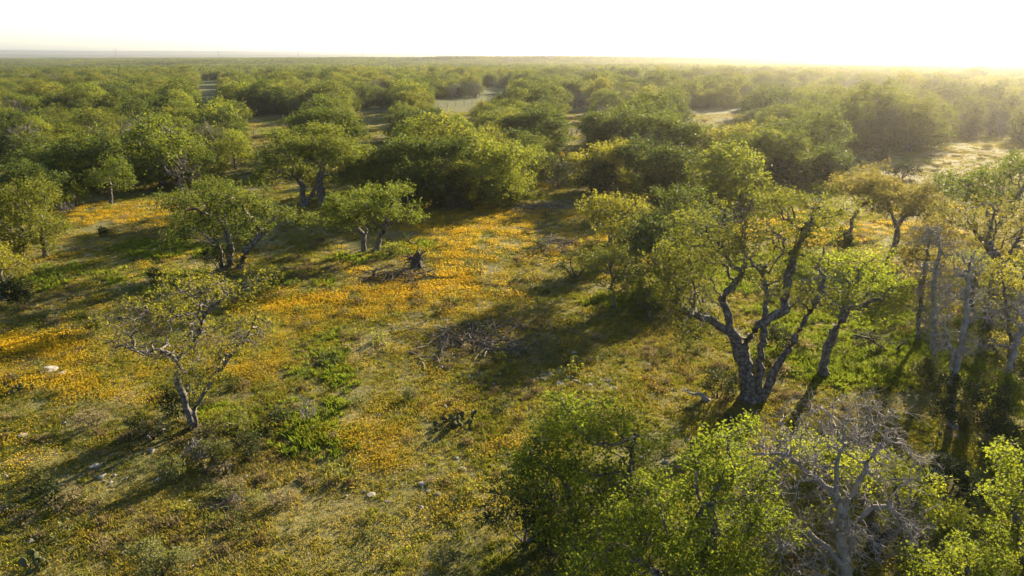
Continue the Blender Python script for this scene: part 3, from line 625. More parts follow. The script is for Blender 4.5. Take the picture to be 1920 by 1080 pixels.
        if c:
            o.data.materials.append(c.materials[0]); mi = np.zeros(len(F), np.int32); mi[nF:] = 1; o.data.polygons.foreach_set('material_index', mi)
        src.append(o)
    coll = source_collection('woodland_tree_kinds', src)
    idx = []
    for i in rest: f = FAM[family_for(u[i], C[i, 2], rng, C[i, 0], C[i, 1])]; idx.append(f[rng.integers(len(f))])
    P = np.stack([C[rest, 0], C[rest, 1], Z[rest]], -1)
    scatter('woodland', P, rng.uniform(0, 6.28, len(rest)), scl[rest], idx, coll, 'dense oak and juniper woodland stretching away behind the meadow', 'woodland')
    print('woodland', len(front), len(rest))
    # far woodland out to the skyline, in patches of small trees
    psrc = []
    for j in range(4):
        r2 = np.random.default_rng(300 + j); parts = {}
        for t in range(110):
            a, q = r2.uniform(0, 6.28), sqrt(r2.uniform(0, 1)) * 34; x, y = cos(a) * q, sin(a) * q
            f = r2.choice(['oak', 'oak', 'olive', 'mellow', 'cedar', 'greytwig'], p=[.3, .2, .2, .12, .1, .08]); Wd, Ht = r2.uniform(5, 8.5), r2.uniform(4.6, 7)
            lb = dome_lobes(r2, Wd, Ht, 9, 4); A = lobe_points(lb, .01, r2, 5, 5)
            parts.setdefault(f, []).append(leaf_cards(A + np.array([x, y, 0]), 3, .3, .62, r2)[0])
        V = []; F = []; mi = []; mats = []; n = 0
        for q, (f, vs) in enumerate(parts.items()):
            vs = np.concatenate(vs); V.append(vs); m = len(vs) // 4; F += (np.arange(len(vs)).reshape(-1, 4) + n).tolist(); mi += [q] * m; n += len(vs); mats.append(M[f])
        o = mesh_obj('far_woodland_patch_%d' % j, np.concatenate(V), F, None, link=False)
        for m in mats: o.data.materials.append(m)
        o.data.polygons.foreach_set('material_index', mi); psrc.append(o)
    coll2 = source_collection('far_woodland_patches', psrc); P = []
    d = 478.0
    while d < 4800:
        sp = 40 + max(0, d - 1500) * .012; na = int(2 * radians(56) * d / sp)
        for a in np.linspace(-radians(56), radians(56), na):
            aa = a + r2.uniform(-.4, .4) * sp / d; dd = d + r2.uniform(-.4, .4) * sp; P.append((dd * sin(aa), dd * cos(aa)))
        d += sp
    P = np.array(P); dd = np.hypot(P[:, 0], P[:, 1])
    f = fbm(P[:, 0] / 420.0, P[:, 1] / 260.0, 41, 3); zt = terrain(P[:, 0], P[:, 1])
    uu, vv = project(np.stack([P[:, 0], P[:, 1], zt], -1)); _, vtop = project(np.stack([P[:, 0], P[:, 1], zt + 6], -1)); hw = 34 * FPX / P[:, 1]
    keep = f > np.interp(dd, [480, 800, 1600, 4000], [.30, .36, .46, .50])
    for (a, b, c, e) in CLEAR: keep &= ~((uu + hw * .6 > a) & (uu - hw * .6 < c) & (vtop < e) & (vv > b) & (dd < 900))
    P = P[keep]; n = len(P)
    scatter('far_woodland', np.stack([P[:, 0], P[:, 1], zt[keep]], -1), r2.uniform(0, 6.28, n), r2.uniform(.9, 1.15, n), r2.integers(0, 4, n), coll2, 'far scrub woodland fading towards the skyline', 'woodland')
    print('far patches', n)
woodland()
print('woodland done', round(time.time() - T0, 1))

# ------------------------------------------------------------------ meadow cover
FLOWERS = [(250, 402, 120, 16, 1), (190, 388, 60, 6, .7), (330, 415, 60, 10, .8), (900, 420, 130, 24, 1.3), (1000, 402, 90, 10, 1.1), (850, 465, 85, 26, 1.3), (840, 510, 65, 18, 1.2), (650, 575, 160, 20, 1.4), (790, 548, 100, 16, 1.3), (940, 470, 120, 30, .5), (560, 562, 80, 16, .8), (640, 512, 60, 8, .8), (60, 655, 140, 34, .9), (110, 715, 140, 26, .8), (230, 735, 110, 20, .7), (440, 690, 100, 34, .7), (300, 700, 70, 20, .7), (700, 825, 90, 36, .9), (740, 880, 80, 34, .7), (960, 850, 50, 30, .9), (820, 760, 50, 24, .6), (1440, 432, 70, 20, 1.1), (1540, 446, 60, 18, 1), (1700, 425, 80, 14, .7), (1260, 490, 50, 20, .9), (1090, 448, 60, 10, .8), (1000, 350, 70, 5, .6), (960, 385, 80, 5, .7), (240, 975, 60, 10, .6), (850, 980, 160, 60, .35), (540, 620, 90, 24, .5), (1080, 640, 60, 20, .35), (1230, 740, 50, 14, .5), (60, 860, 90, 30, .35), (930, 560, 120, 30, .35), (880, 600, 160, 40, .25), (1060, 292, 20, 5, 1), (480, 400, 60, 6, .5), (300, 660, 60, 14, .6)]
LUSH = [(1600, 670, 170, 60, 1), (1500, 610, 90, 50, .8), (1380, 520, 70, 30, 1), (930, 372, 50, 8, 1.2), (1340, 375, 40, 12, 1), (620, 680, 70, 60, .6), (610, 800, 90, 60, .8), (780, 460, 60, 12, .9), (400, 540, 260, 34, .5), (330, 470, 160, 24, .6), (1190, 560, 90, 30, .7), (1480, 500, 60, 30, .7), (1760, 640, 120, 60, .6), (420, 790, 70, 30, .7), (120, 520, 160, 30, .5), (520, 250, 40, 10, .7), (690, 480, 70, 14, .7), (1800, 700, 80, 60, .5)]
def pixel_mask(u, v, L):
    m = np.zeros(len(u))
    for (a, b, ru, rv, w) in L:
        q = ((u - a) / ru) ** 2 + ((v - b) / rv) ** 2; m = np.maximum(m, w * np.exp(-q * .9))
    return m
def blades(rng, n, R, h, w, lean=.5, clump=0):
    """a small patch of grass blades: two-segment folded strips"""
    if clump:
        cc = rng.uniform(-R, R, (clump, 2)); b = cc[rng.integers(clump, size=n)] + rng.normal(0, R * .13, (n, 2))
    else:
        a = rng.uniform(0, 6.28, n); q = np.sqrt(rng.uniform(0, 1, n)) * R; b = np.stack([np.cos(a) * q, np.sin(a) * q], -1)
    hh = h * rng.uniform(.45, 1.3, n); t = rng.uniform(0, 6.28, n); ln = lean * hh * rng.uniform(.2, 1.3, n); d = np.stack([np.cos(t), np.sin(t)], -1)
    sd = np.stack([-d[:, 1], d[:, 0]], -1) * (w * rng.uniform(.6, 1.3, n))[:, None]
    p0 = np.c_[b, np.full(n, -.02)]; s3 = np.c_[sd, np.zeros(n)]; d3 = np.c_[d, np.zeros(n)]
    pm = p0 + d3 * (ln * .3)[:, None] + np.array([0, 0, 1.]) * (hh * .6)[:, None]; pt = p0 + d3 * ln[:, None] + np.array([0, 0, 1.]) * hh[:, None]
    V = np.stack([p0 - s3, p0 + s3, pm + s3 * .8, pt, pm - s3 * .8], 1).reshape(-1, 3)
    return V, [tuple(range(5 * i, 5 * i + 5)) for i in range(n)]
def heads(rng, n, R, h, s):
    a = rng.uniform(0, 6.28, n); q = np.sqrt(rng.uniform(0, 1, n)) * R; b = np.stack([np.cos(a) * q, np.sin(a) * q, h * rng.uniform(.6, 1.25, n)], -1)
    nr = rng.normal(0, .45, (n, 3)); nr[:, 2] = 1; nr[:, 0] += .35; nr[:, 1] += .2; nr = unit(nr); A = unit(np.cross(nr, rng.normal(0, 1, (n, 3)))); B = np.cross(nr, A); sz = s * rng.uniform(.6, 1.2, (n, 1)) * .5
    ang = np.arange(6) * pi / 3; V = np.stack([b + (A * cos(t) + B * sin(t)) * sz + nr * sz * (.25 if i % 2 else 0) for i, t in enumerate(ang)], 1).reshape(-1, 3)
    return V, np.arange(n * 6).reshape(n, 6).tolist()
def cover():
    rng = np.random.default_rng(5)
    src = []; names = []
    spec = [('grass', [(110, .6, .055, .008, .9, 0), (110, .6, .08, .009, .9, 9), (90, .6, .11, .009, .9, 6)]), ('green', [(110, .6, .065, .010, .8, 0), (110, .6, .11, .011, .8, 7)]), ('lush', [(120, .6, .16, .012, .7, 6), (120, .6, .22, .013, .7, 5)]), ('straw', [(90, .6, .10, .008, .9, 5), (70, .5, .17, .008, .7, 3)])]
    fam = {}
    for m, L in spec:
        for (n, R, h, w, ln, cl) in L:
            V, F = blades(rng, n, R, h, w, ln, cl); fam.setdefault(m, []).append(len(src)); src.append(mesh_obj('grass_patch_%02d' % len(src), V, F, M[m], link=False))
    coll = source_collection('grass_patches', src)
    # points: denser near the camera
    def field(n, dmin, dmax, half=radians(44)):
        a = rng.uniform(-half, half, n); d = np.sqrt(rng.uniform(dmin ** 2, dmax ** 2, n)); return d * np.sin(a), d * np.cos(a), d
    X, Y, D = [np.concatenate(q) for q in zip(field(15000, 13, 42), field(20000, 42, 90), field(16000, 90, 190))]
    Z = terrain(X, Y); u, v = project(np.stack([X, Y, Z], -1))
    lush = pixel_mask(u, v, LUSH); n1 = fbm(X / 3.0, Y / 3.0, 61, 3); n2 = fbm(X / 9.0, Y / 9.0, 71, 2); bare = fbm(X / 1.7, Y / 1.7, 81, 2)
    r = rng.random(len(X)); idx = np.zeros(len(X), int)
    pl = np.clip(lush * 1.1 - .25, 0, .9); pg = np.clip(.30 + 1.7 * (n2 - .48) + .5 * lush, .05, .9); ps = np.clip(.10 + 1.5 * (n1 - .55), .02, .5)
    pick = np.where(r < pl, 2, np.where(r < pl + (1 - pl) * pg, 1, np.where(rng.random(len(X)) < ps, 3, 0)))
    for q, m in enumerate(['grass', 'green', 'lush', 'straw']): s = pick == q; idx[s] = rng.choice(fam[m], s.sum())
    keep = (bare > .33) | (lush > .4); keep &= rng.random(len(X)) < np.clip(.55 + 1.2 * (n1 - .3), .3, 1)
    sc = rng.uniform(.7, 1.25, len(X)) * np.interp(D, [13, 42, 43, 90, 91, 190], [1.0, 1.0, 1.35, 1.35, 2.3, 2.6])
    scatter('grass', np.stack([X, Y, Z], -1)[keep], rng.uniform(0, 6.28, keep.sum()), sc[keep], idx[keep], coll, 'short olive and green meadow grass', 'grass', zs=np.interp(D[keep], [42, 90, 190], [1, .8, .5]))
    # wildflowers
    fs = []
    for j in range(3):
        V, F = heads(rng, 58, .55, .17, .046); fs.append(mesh_obj('flower_patch_%d' % j, V, F, M['petal'], link=False))
    for j in range(3, 6):
        V, F = heads(rng, 58, .6, .16, .075); fs.append(mesh_obj('flower_patch_%d' % j, V, F, M['petal'], link=False))
    coll = source_collection('flower_patches', fs)
    X, Y, D = [np.concatenate(q) for q in zip(field(9000, 14, 45), field(16000, 45, 110))]
    Z = terrain(X, Y); u, v = project(np.stack([X, Y, Z], -1)); f = pixel_mask(u, v, FLOWERS); n1 = fbm(X / 1.6, Y / 1.6, 91, 3)
    pr = np.clip((f * 1.5 - .14) * (.3 + 1.5 * n1), 0, 1); pr = pr * sstep(.28, .64, n1 + f * .35) + .10 * (v > 380) * n1
    keep = rng.random(len(X)) < pr
    scatter('wildflowers', np.stack([X, Y, Z], -1)[keep], rng.uniform(0, .3, keep.sum()), rng.uniform(.7, 1.2, keep.sum()), np.where(D[keep] < 40, rng.integers(0, 3, keep.sum()), rng.integers(3, 6, keep.sum())), coll, 'drifts of golden wildflowers across the meadow', 'wildflowers')
    # weeds and low scrub plants
    ws = []
    for j in range(5):
        n = 16 + 5 * j; A = rng.normal(0, 1, (n, 3)) * np.array([.18, .18, .08]) + np.array([0, 0, .14]); A[:, 2] = np.abs(A[:, 2])
        V, F = leaf_cards(A, 2, .04, .07, rng); ws.append(mesh_obj('weed_clump_%d' % j, V, F.tolist(), M[['weed', 'weed', 'green', 'straw', 'cedar'][j]], link=False))
    coll = source_collection('weed_clumps', ws)
    X, Y, D = [np.concatenate(q) for q in zip(field(3300, 13, 45), field(2000, 45, 110))]
    n1 = fbm(X / 4.0, Y / 4.0, 101, 3); keep = rng.random(len(X)) < np.clip((n1 - .36) * 2.6, 0.05, .8)
    X, Y, D = X[keep], Y[keep], D[keep]
    scatter('weeds', np.stack([X, Y, terrain(X, Y)], -1), rng.uniform(0, 6.28, len(X)), rng.gamma(3, .2, len(X)) + .2, rng.choice(5, len(X), p=[.3, .25, .2, .17, .08]), coll, 'low weeds and scrubby ground plants in the grass', 'weeds')
    # pebbles
    ps = []
    for j in range(4): V, F = rock_mesh(rng, 1); ps.append(mesh_obj('pebble_%d' % j, V, F, M['rock'], link=False))
    coll = source_collection('pebbles', ps)
    X, Y, D = field(9000, 13, 60); n1 = fbm(X / 2.5, Y / 2.5, 111, 3); keep = rng.random(len(X)) < np.clip((n1 - .50) * 3, 0.02, .6)
    X, Y = X[keep], Y[keep]
    scatter('pebbles', np.stack([X, Y, terrain(X, Y) + .02], -1), rng.uniform(0, 6.28, len(X)), rng.gamma(2, .030, len(X)) + .02, rng.integers(0, 4, len(X)), coll, 'small pale limestone chips strewn through the grass', 'pebbles')
    # gravelly bare patches: dense chips
    P = []
    for (a, b, ru, rv, n) in [(1060, 716, 110, 26, 130), (95, 697, 60, 16, 40), (180, 880, 110, 40, 60), (800, 905, 160, 60, 60), (1010, 390, 70, 14, 80), (900, 625, 150, 40, 70), (250, 430, 80, 12, 30)]:
        for q in range(n): P.append(on_ground(a + rng.normal() * ru * .5, b + rng.normal() * rv * .5))
    P = np.array(P); P[:, 2] += .0
    scatter('gravel', P, rng.uniform(0, 6.28, len(P)), rng.gamma(2, .022, len(P)) + .02, rng.integers(0, 4, len(P)), coll, 'patches of bare pale limestone gravel', 'gravel')
def rock_mesh(rng, sub=2):
    import bmesh
    bm = bmesh.new(); bmesh.ops.create_icosphere(bm, subdivisions=sub, radius=1)
    V = np.array([v.co for v in bm.verts]); F = [tuple(v.index for v in f.verts) for f in bm.faces]; bm.free()
    d = rng.normal(0, 1, (7, 3)); d = unit(d)
    for q in d: h = rng.uniform(.5, .9); pr = V @ q; V = V - np.maximum(pr - h, 0)[:, None] * q
    V = V * np.array([1.0, rng.uniform(.6, .9), rng.uniform(.35, .55)]) * (1 + rng.normal(0, .03, (len(V), 1))); return V, F
cover()
print('cover', round(time.time() - T0, 1))

# ------------------------------------------------------------------ junipers, shrubs, rocks, brush piles and other single things
def shrub(name, label, u, v, wpx, hpx, mat, seed, n=1.0, leaf=.10, cat='shrub', group=None, bark='bark'):
    """bushy plant whose foliage reaches the ground, sized from its width and height in the photograph"""
    rng = np.random.default_rng(seed); b = on_ground(u, v); s = b[1] / CP / FPX * 1.03; Wd, Ht = wpx * s * 1.2, hpx * s * 1.2; lb = []
    m = 10
    for i in range(m):
        t = (i + .5) / m; a = i * 2.4 + rng.uniform(-.4, .4); q = Wd * .36 * sqrt(1 - t * .8) * rng.uniform(.6, 1.1); r = max(Wd * rng.uniform(.13, .2), .1)
        lb.append(((cos(a) * q, sin(a) * q * .8, Ht * (.18 + .66 * t)), (r, r, min(r, Ht * .25))))
    tr = [[(0, 0, -.08), (rng.normal() * .05, 0, Ht * .2), (rng.normal() * .1, 0, Ht * .45)], [(.05, .04, -.08), (Wd * .15, .05, Ht * .35)], [(-.05, 0, -.08), (-Wd * .15, .05, Ht * .35)]]
    st = max(.10, Wd * .055); vol = Wd * Wd * Ht
    parts, lv = grow_tree(seed, tr, lb, max(.02, Wd * .016), step=st, k=420 / vol, leaf=(int(14 * n), st * .8, leaf) if mat else None, r0=.006, hi=80, split=False, twigs=0 if mat else 3)
    parts = [('stem', p[1]) for p in parts]
    return place_tree(name, label, cat, b, parts, lv, mat or 'weed', bark, group, crown='foliage')
def build_shrubs():
    J = 'juniper'
    shrub(J, 'dark juniper bush under the yellow-green oak at bottom centre', 985, 1015, 190, 120, 'cedar', 401, 2.2, .09)
    shrub(J, 'dark juniper in the shadow between the bright oak and the yellow-green oak', 1160, 985, 130, 110, 'cedar', 402, 2.0, .09)
    shrub(J, 'dark juniper bush at the foot of the two-trunked oak in the left meadow', 415, 508, 74, 40, 'cedar', 403, 1.6, .12)
    shrub(J, 'dark juniper by the half-dead oak at the left edge', 32, 572, 60, 44, 'cedar', 404, 1.6, .12)
    shrub(J, 'small green juniper between the stems of the sparse yellow oak', 338, 788, 62, 62, 'cedar', 405, 1.5, .09)
    shrub(J, 'small juniper right of the sparse yellow oak', 468, 855, 58, 50, 'cedar', 406, 1.5, .08)
    shrub(J, 'small olive juniper below the sparse yellow oak', 325, 900, 46, 46, 'weed', 407, 1.5, .08)
    shrub(J, 'olive juniper bush at the bottom edge left of centre', 300, 1078, 130, 62, 'weed', 408, 2.0, .08)
    shrub(J, 'tall dark juniper under the leafless twin-stemmed tree', 1762, 815, 64, 130, 'cedar', 409, 2.0, .09)
    shrub(J, 'broad dark juniper right of the leafless twin-stemmed tree', 1842, 830, 100, 120, 'cedar', 410, 2.2, .09)
    shrub(J, 'dark olive juniper in shade left of the oak at the right edge', 1780, 945, 110, 90, 'cedar', 411, 2.2, .09)
    shrub(J, 'round dark juniper behind the leaning green oak', 1578, 474, 50, 36, 'cedar', 412, 1.5, .13)
    shrub(J, 'dark juniper at the foot of the yellowish oak in the right-hand grove', 1120, 372, 70, 60, 'cedar', 413, 1.6, .2)
    shrub(J, 'dark juniper filling the gap between the two groves', 1045, 352, 90, 50, 'cedar', 414, 1.6, .2)
    shrub(J, 'dark juniper under the lone round oak by the shaded clearing', 1562, 352, 60, 36, 'cedar', 415, 1.6, .2)
    shrub(J, 'small dark juniper alone in the shaded clearing', 1648, 302, 24, 16, 'cedar', 416, 1.5, .2)
    shrub(J, 'pair-like wide juniper in the shaded clearing above the arching oak', 1690, 335, 60, 24, 'cedar', 417, 1.5, .2)
    shrub(J, 'dark juniper clump under the leftmost grove oak', 740, 388, 70, 40, 'cedar', 418, 1.6, .18)
    shrub(J, 'dark juniper clump under the rightmost grove oak', 940, 384, 80, 34, 'cedar', 419, 1.6, .18)
    shrub(J, 'dark juniper under the dense round oak right of the grove', 1470, 362, 80, 50, 'cedar', 420, 1.6, .2)
    shrub(J, 'dark juniper under the broad central oak of the right-hand grove', 1265, 388, 90, 44, 'cedar', 421, 1.6, .2)
    shrub(J, 'tiny dark juniper in the shadow band at left', 194, 442, 16, 14, 'cedar', 422, 1.2, .12)
    B = 'bush'
    shrub(B, 'dark weedy bush in the shade left of the sparse yellow oak base', 285, 825, 110, 44, 'cedar', 460, 1.4, .07)
    shrub(B, 'olive bush between the sparse yellow oak base and the small right juniper', 405, 862, 80, 40, 'weed', 461, 1.4, .07)
    shrub(B, 'leafy bush in front of the two slim forking trunks', 1215, 582, 70, 36, 'weed', 462, 1.4, .09)
    shrub(B, 'green bush between the slim oaks and the big forked oak', 1318, 572, 80, 50, 'green', 463, 1.4, .09)
    shrub(B, 'low bush at the foot of the light-tipped flat-crowned oak', 1110, 508, 60, 34, 'yellow', 464, 1.3, .11)
    shrub(B, 'dark undergrowth bush behind the trunks of the big forked oak', 1455, 660, 70, 46, 'cedar', 465, 1.3, .08)
    shrub(B, 'dark bush under the middle grove oak', 850, 392, 70, 34, 'cedar', 466, 1.6, .18)
    shrub(B, 'dark bush under the fork-trunked oak of the right-hand grove', 1320, 398, 60, 34, 'cedar', 467, 1.6, .18)
    shrub(B, 'tangled brush under the rusty-leaved oak at the right edge', 1868, 655, 100, 60, 'weed', 468, 1.5, .1)
    shrub(B, 'low brush between the two bare stems near the right edge', 1735, 720, 60, 46, 'weed', 469, 1.3, .09)
    shrub(B, 'leafy brush at the right edge below the pale domed oak', 1915, 540, 80, 60, 'oak', 470, 1.5, .12)
    shrub(B, 'low brownish-green bush left of the small grey-green tree', 1078, 522, 90, 40, 'weed', 430, 1.4, .1)
    shrub(B, 'low grassy bush behind the two-trunked slim oak', 1290, 520, 60, 30, 'weed', 431, 1.2, .1)
    shrub(B, 'leafy lime shrub at the foot of the bare trees near the right edge', 1882, 790, 70, 90, 'lime', 432, 1.4, .1)
    shrub(B, 'leafy shrub at the right edge under the crooked leafless tree', 1925, 760, 80, 120, 'weed', 433, 1.5, .1)
    shrub(B, 'sprawling yellow-green bush right of the sparse yellow oak', 432, 810, 110, 44, 'yellow', 434, 1.3, .07)
    shrub(B, 'dark low bush under the big forked oak, left of its trunk', 1345, 745, 90, 50, 'cedar', 435, 1.4, .08)
    shrub(B, 'dry brown bush at left below the orange flowers', 175, 800, 80, 30, 'straw', 436, 1.2, .07)
    shrub(B, 'olive bush in front of the ring-trunked oak', 735, 478, 50, 18, 'green', 437, 1.2, .1)
    shrub(B, 'small dark shrub in the left shadow below the gnarled oak', 292, 528, 34, 20, 'cedar', 438, 1.2, .1)
    shrub(B, 'dry brown weed clump at lower left with a shadow', 440, 915, 50, 20, 'straw', 439, 1.0, .06)
    shrub(B, 'brown weed clump right of the bare twig cluster', 520, 945, 46, 22, 'straw', 440, 1.0, .06)
    shrub(B, 'small shrub at the edge of the tree shadow in the near meadow', 770, 748, 34, 22, 'weed', 441, 1.0, .06)
    shrub(B, 'olive weed clump at the bottom edge in front of the dark juniper', 830, 1060, 80, 40, 'weed', 442, 1.2, .07)
    G = 'dead_shrub'
    shrub(G, 'pale leafless shrub under the sparse yellow oak', 372, 868, 70, 44, None, 450, bark='deadbark')
    shrub(G, 'grey leafless bush left of the lollipop oak', 125, 398, 40, 16, None, 451, bark='greytwig')
    shrub(G, 'wispy leafless sapling alone in the near meadow', 576, 792, 44, 52, None, 452, bark='deadbark')
build_shrubs()

def stick(rng, L, r, forks=2):
    P = [np.zeros(3)]; d = np.array([1., 0, 0])
    for i in range(6): d = unit(d + rng.normal(0, .16, 3)); P.append(P[-1] + d * L / 6)
    P = np.array(P); P -= P.mean(0); parts = [tubes([np.arange(7)], P, np.linspace(r, r * .4, 7))]
    for f in range(forks):
        i = rng.integers(2, 6); dd = unit(d + rng.normal(0, .7, 3)); Q = np.array([P[i], P[i] + dd * L * .18, P[i] + unit(dd + rng.normal(0, .3, 3)) * L * .34])
        parts.append(tubes([np.arange(3)], Q, np.array([r * .5, r * .4, r * .2])))
    V = []; F = []; n = 0
    for v, f in parts: V.append(v); F.append(f + n); n += len(v)
    return np.concatenate(V), np.concatenate(F)
def piles():
    rng = np.random.default_rng(9); SM = []
    for j in range(10):
        V, F = stick(rng, rng.uniform(1.1, 2.0), rng.uniform(.014, .035), 2)
        me = bpy.data.meshes.new('branch'); me.from_pydata(V.astype(np.float32), [], F.tolist()); me.materials.append(M['brush' if j % 2 else 'darkwood']); SM.append(me)
    def pile(label, u, v, ru, rv, h, n, s=1.0, name='brush_pile', dark=None):
        b = on_ground(u, v); e = empty(name, b); tag(e, label, 'brush pile'); sc = b[1] / CP / FPX
        a, c = ru * sc, on_ground(u, v - rv)[1] - b[1]
        for q in range(n):
            x, y = rng.normal(0, .46, 2); hh = h * max(0, 1 - (x * x + y * y)) * rng.uniform(.1, 1)
            o = bpy.data.objects.new('branch', SM[rng.integers(len(SM)) if dark is None else (rng.integers(5) * 2 + (0 if dark else 1))]); COL.objects.link(o); o.parent = e
            X, Y = x * a, y * c
            o.location = (X, Y, float(terrain(b[0] + X, b[1] + Y)) - b[2] + .06 + hh); o.rotation_euler = (rng.uniform(0, 6.28), rng.normal(0, .16), rng.uniform(0, 6.28)); k = s * rng.uniform(.6, 1.25); o.scale = (k, k, k)
    pile('large flat pile of grey cut brush half in tree shadow mid meadow', 895, 640, 150, 42, .12, 298, 1.0)
    pile('small heaped pile of bleached branches on the orange meadow', 1035, 467, 34, 14, .9, 60, 1.1)
    pile('low spread of dark brush right of the bleached branch pile', 1085, 458, 50, 8, .25, 40, 1.1, dark=True)
    pile('line of dark cut brush and weeds left of the uprooted stump', 735, 525, 85, 13, .45, 110, 1.0, dark=True)
    pile('scatter of pale dead twigs on the near grass at lower left', 430, 942, 44, 18, .12, 46, .45, dark=False)
    pile('grey brush spread in the shade in front of the right-hand grove', 1020, 393, 62, 11, .3, 90, 1.3)
    pile('small bundle of dead twigs in the near meadow right of the sparse yellow oak', 612, 682, 30, 14, .2, 26, .7, dark=True)
    pile('dead branches lying in the grass behind the leaning green oak', 1640, 640, 60, 16, .3, 30, 1.0, dark=True)
    # fallen crooked limbs
    def limb(label, u, v, lo, spec, name='fallen_branch', bark='darkwood', seed=1, rb=.07, k=30, tw=1):
        b = on_ground(u, v); Y = b[1]; tr = [[at_depth(a, c, Y)[0] - b for a, c in pl] for pl in spec]; tr[0][0] = np.array([0, 0, -.05])
        lb = []
        for (a, c, ru, rv) in lo: p, s = at_depth(a, c, Y); q = p - b; q[2] = max(q[2], .15); lb.append((q, (ru * s, ru * s * .7, rv * s)))
        parts, _ = grow_tree(seed, tr, lb, rb, step=.16, k=k, leaf=None, r0=.007, twigs=tw, jit=.45, split=False)
        e = place_tree(name, label, 'branch', b, [('stem', parts[0][1])], None, 'oak', bark)
    limb('dead crooked limb sticking up above the uprooted stump', 776, 462, [(770, 446, 24, 8), (790, 452, 12, 8)], [[(776, 462), (765, 448), (752, 435)]], seed=3)
    limb('dead forked snag standing on the dark brush line', 702, 522, [(712, 503, 18, 5)], [[(702, 522), (701, 508), (712, 504), (725, 501)]], seed=4, rb=.09)
    limb('sprawling dead limb on the lush grass right of the leaning oak', 1668, 660, [(1640, 640, 30, 8), (1690, 640, 22, 16), (1600, 632, 20, 6)], [[(1668, 660), (1650, 650), (1632, 634), (1605, 628)], [(1668, 660), (1688, 652), (1697, 640)]], seed=5, rb=.09)
    limb('dead grey limb lying in shade left of the big forked oak', 1330, 752, [(1290, 735, 24, 6), (1320, 740, 20, 6)], [[(1345, 756), (1315, 742), (1280, 732)]], seed=6, rb=.08, bark='deadbark')
    # uprooted stump
    b = on_ground(783, 505); e = empty('uprooted_stump', b); tag(e, 'uprooted dark stump with roots splayed upward among the flowers', 'stump')
    P = np.array([[0, 0, -.1], [-.1, .1, .35], [-.05, .1, .75], [.05, .05, 1.05]]); V, F = tubes([np.arange(4)], P, np.array([.42, .36, .26, .14])); mesh_obj('stem', V, F.tolist(), M['darkwood'], e, smooth=True)
    for q in range(22):
        a = rng.uniform(0, 6.28); el = rng.uniform(-.1, 1.2); L = rng.uniform(.6, 1.5); d = np.array([cos(a) * cos(el), sin(a) * cos(el), sin(el)]); Q = [np.array([0, 0, rng.uniform(.1, .7)])]
        for t in range(5): d = unit(d + rng.normal(0, .25, 3) - np.array([0, 0, .05])); Q.append(Q[-1] + d * L / 5)
        Q = np.array(Q); Q[:, 2] = np.maximum(Q[:, 2], .0); V, F = tubes([np.arange(6)], Q, np.linspace(.09, .018, 6)); mesh_obj('root', V, F.tolist(), M['darkwood'], e, smooth=True)
    # prickly pears
    import bmesh
    bm = bmesh.new(); bmesh.ops.create_uvsphere(bm, u_segments=8, v_segments=6, radius=1); PV = np.array([v.co for v in bm.verts]); PF = [tuple(v.index for v in f.verts) for f in bm.faces]; bm.free()
    PV = PV * np.array([.85, .16, 1.0]); PV[:, 0] *= (1 + .15 * PV[:, 2]); PV[:, 2] += .9
    pm = bpy.data.meshes.new('pad'); pm.from_pydata(PV.astype(np.float32), [], PF); pm.materials.append(M['cactus']); pm.polygons.foreach_set('use_smooth', [True] * len(PF))
    def pear(label, u, v, n, spread):
        b = on_ground(u, v); e = empty('prickly_pear', b); tag(e, label, 'cactus'); pads = []
        for q in range(n):
            if q < n * .45 or not pads: p = np.array([rng.normal(0, spread), rng.normal(0, spread * .6), -.03]); rot = np.array([rng.normal(0, .3), rng.normal(0, .35), rng.uniform(0, 6.28)])
            else: p0, r0, s0 = pads[rng.integers(len(pads))]; p = p0 + np.array([sin(r0[1]) * cos(r0[2]), sin(r0[1]) * sin(r0[2]), 1]) * s0 * 1.6; rot = r0 + rng.normal(0, .5, 3)
            s = rng.uniform(.085, .14); pads.append((p, rot, s)); o = bpy.data.objects.new('pad', pm); COL.objects.link(o); o.parent = e; o.location = p; o.rotation_euler = rot; o.scale = (s, s, s)
    pear('clump of prickly pear cactus beside the tip of the tree shadow', 850, 795, 42, .55)
    pear('small prickly pear clump at the bottom left corner', 80, 1072, 14, .35)
    pear('dark prickly pear clump beside the pale slab at the left edge', 20, 738, 16, .4)
    pear('small prickly pear in the flowers above the brush pile', 1130, 405, 12, .4)
    # rocks
    RM = []
    for j in range(8):
        V, F = rock_mesh(rng, 2); me = bpy.data.meshes.new('rock'); me.from_pydata(V.astype(np.float32), [], F); me.materials.append(M['rock']); RM.append(me)
    def rock(label, u, v, wpx, group=None):
        b = on_ground(u, v); s = wpx * b[1] / CP / FPX * .5; o = bpy.data.objects.new('limestone_rock', RM[rng.integers(8)]); COL.objects.link(o)
        b[2] += s * .02; o.location = b; o.scale = (s, s, s * .8); o.rotation_euler = (rng.normal(0, .12), rng.normal(0, .12), rng.uniform(0, 6.28)); tag(o, label, 'rock', group)
    NTH = lambda u, L: ['first', 'second', 'third', 'fourth', 'fifth', 'sixth', 'seventh', 'eighth', 'ninth', 'tenth', 'eleventh', 'twelfth', 'thirteenth', 'fourteenth', 'fifteenth'][sorted(L).index(u)]
    rock('largest pale limestone slab among orange flowers at left', 93, 696, 48)
    rock('second pale slab touching the largest slab at left', 118, 703, 22)
    rock('pale rock alone in the grass at far left', 45, 818, 26)
    rock('broad pale rock in the shadow of the sparse yellow oak', 182, 876, 34)
    rock('flat pale rock just below the broad rock in the yellow oak shadow', 190, 893, 26)
    rock('pale rock right of the flat rock in the yellow oak shadow', 215, 880, 18)
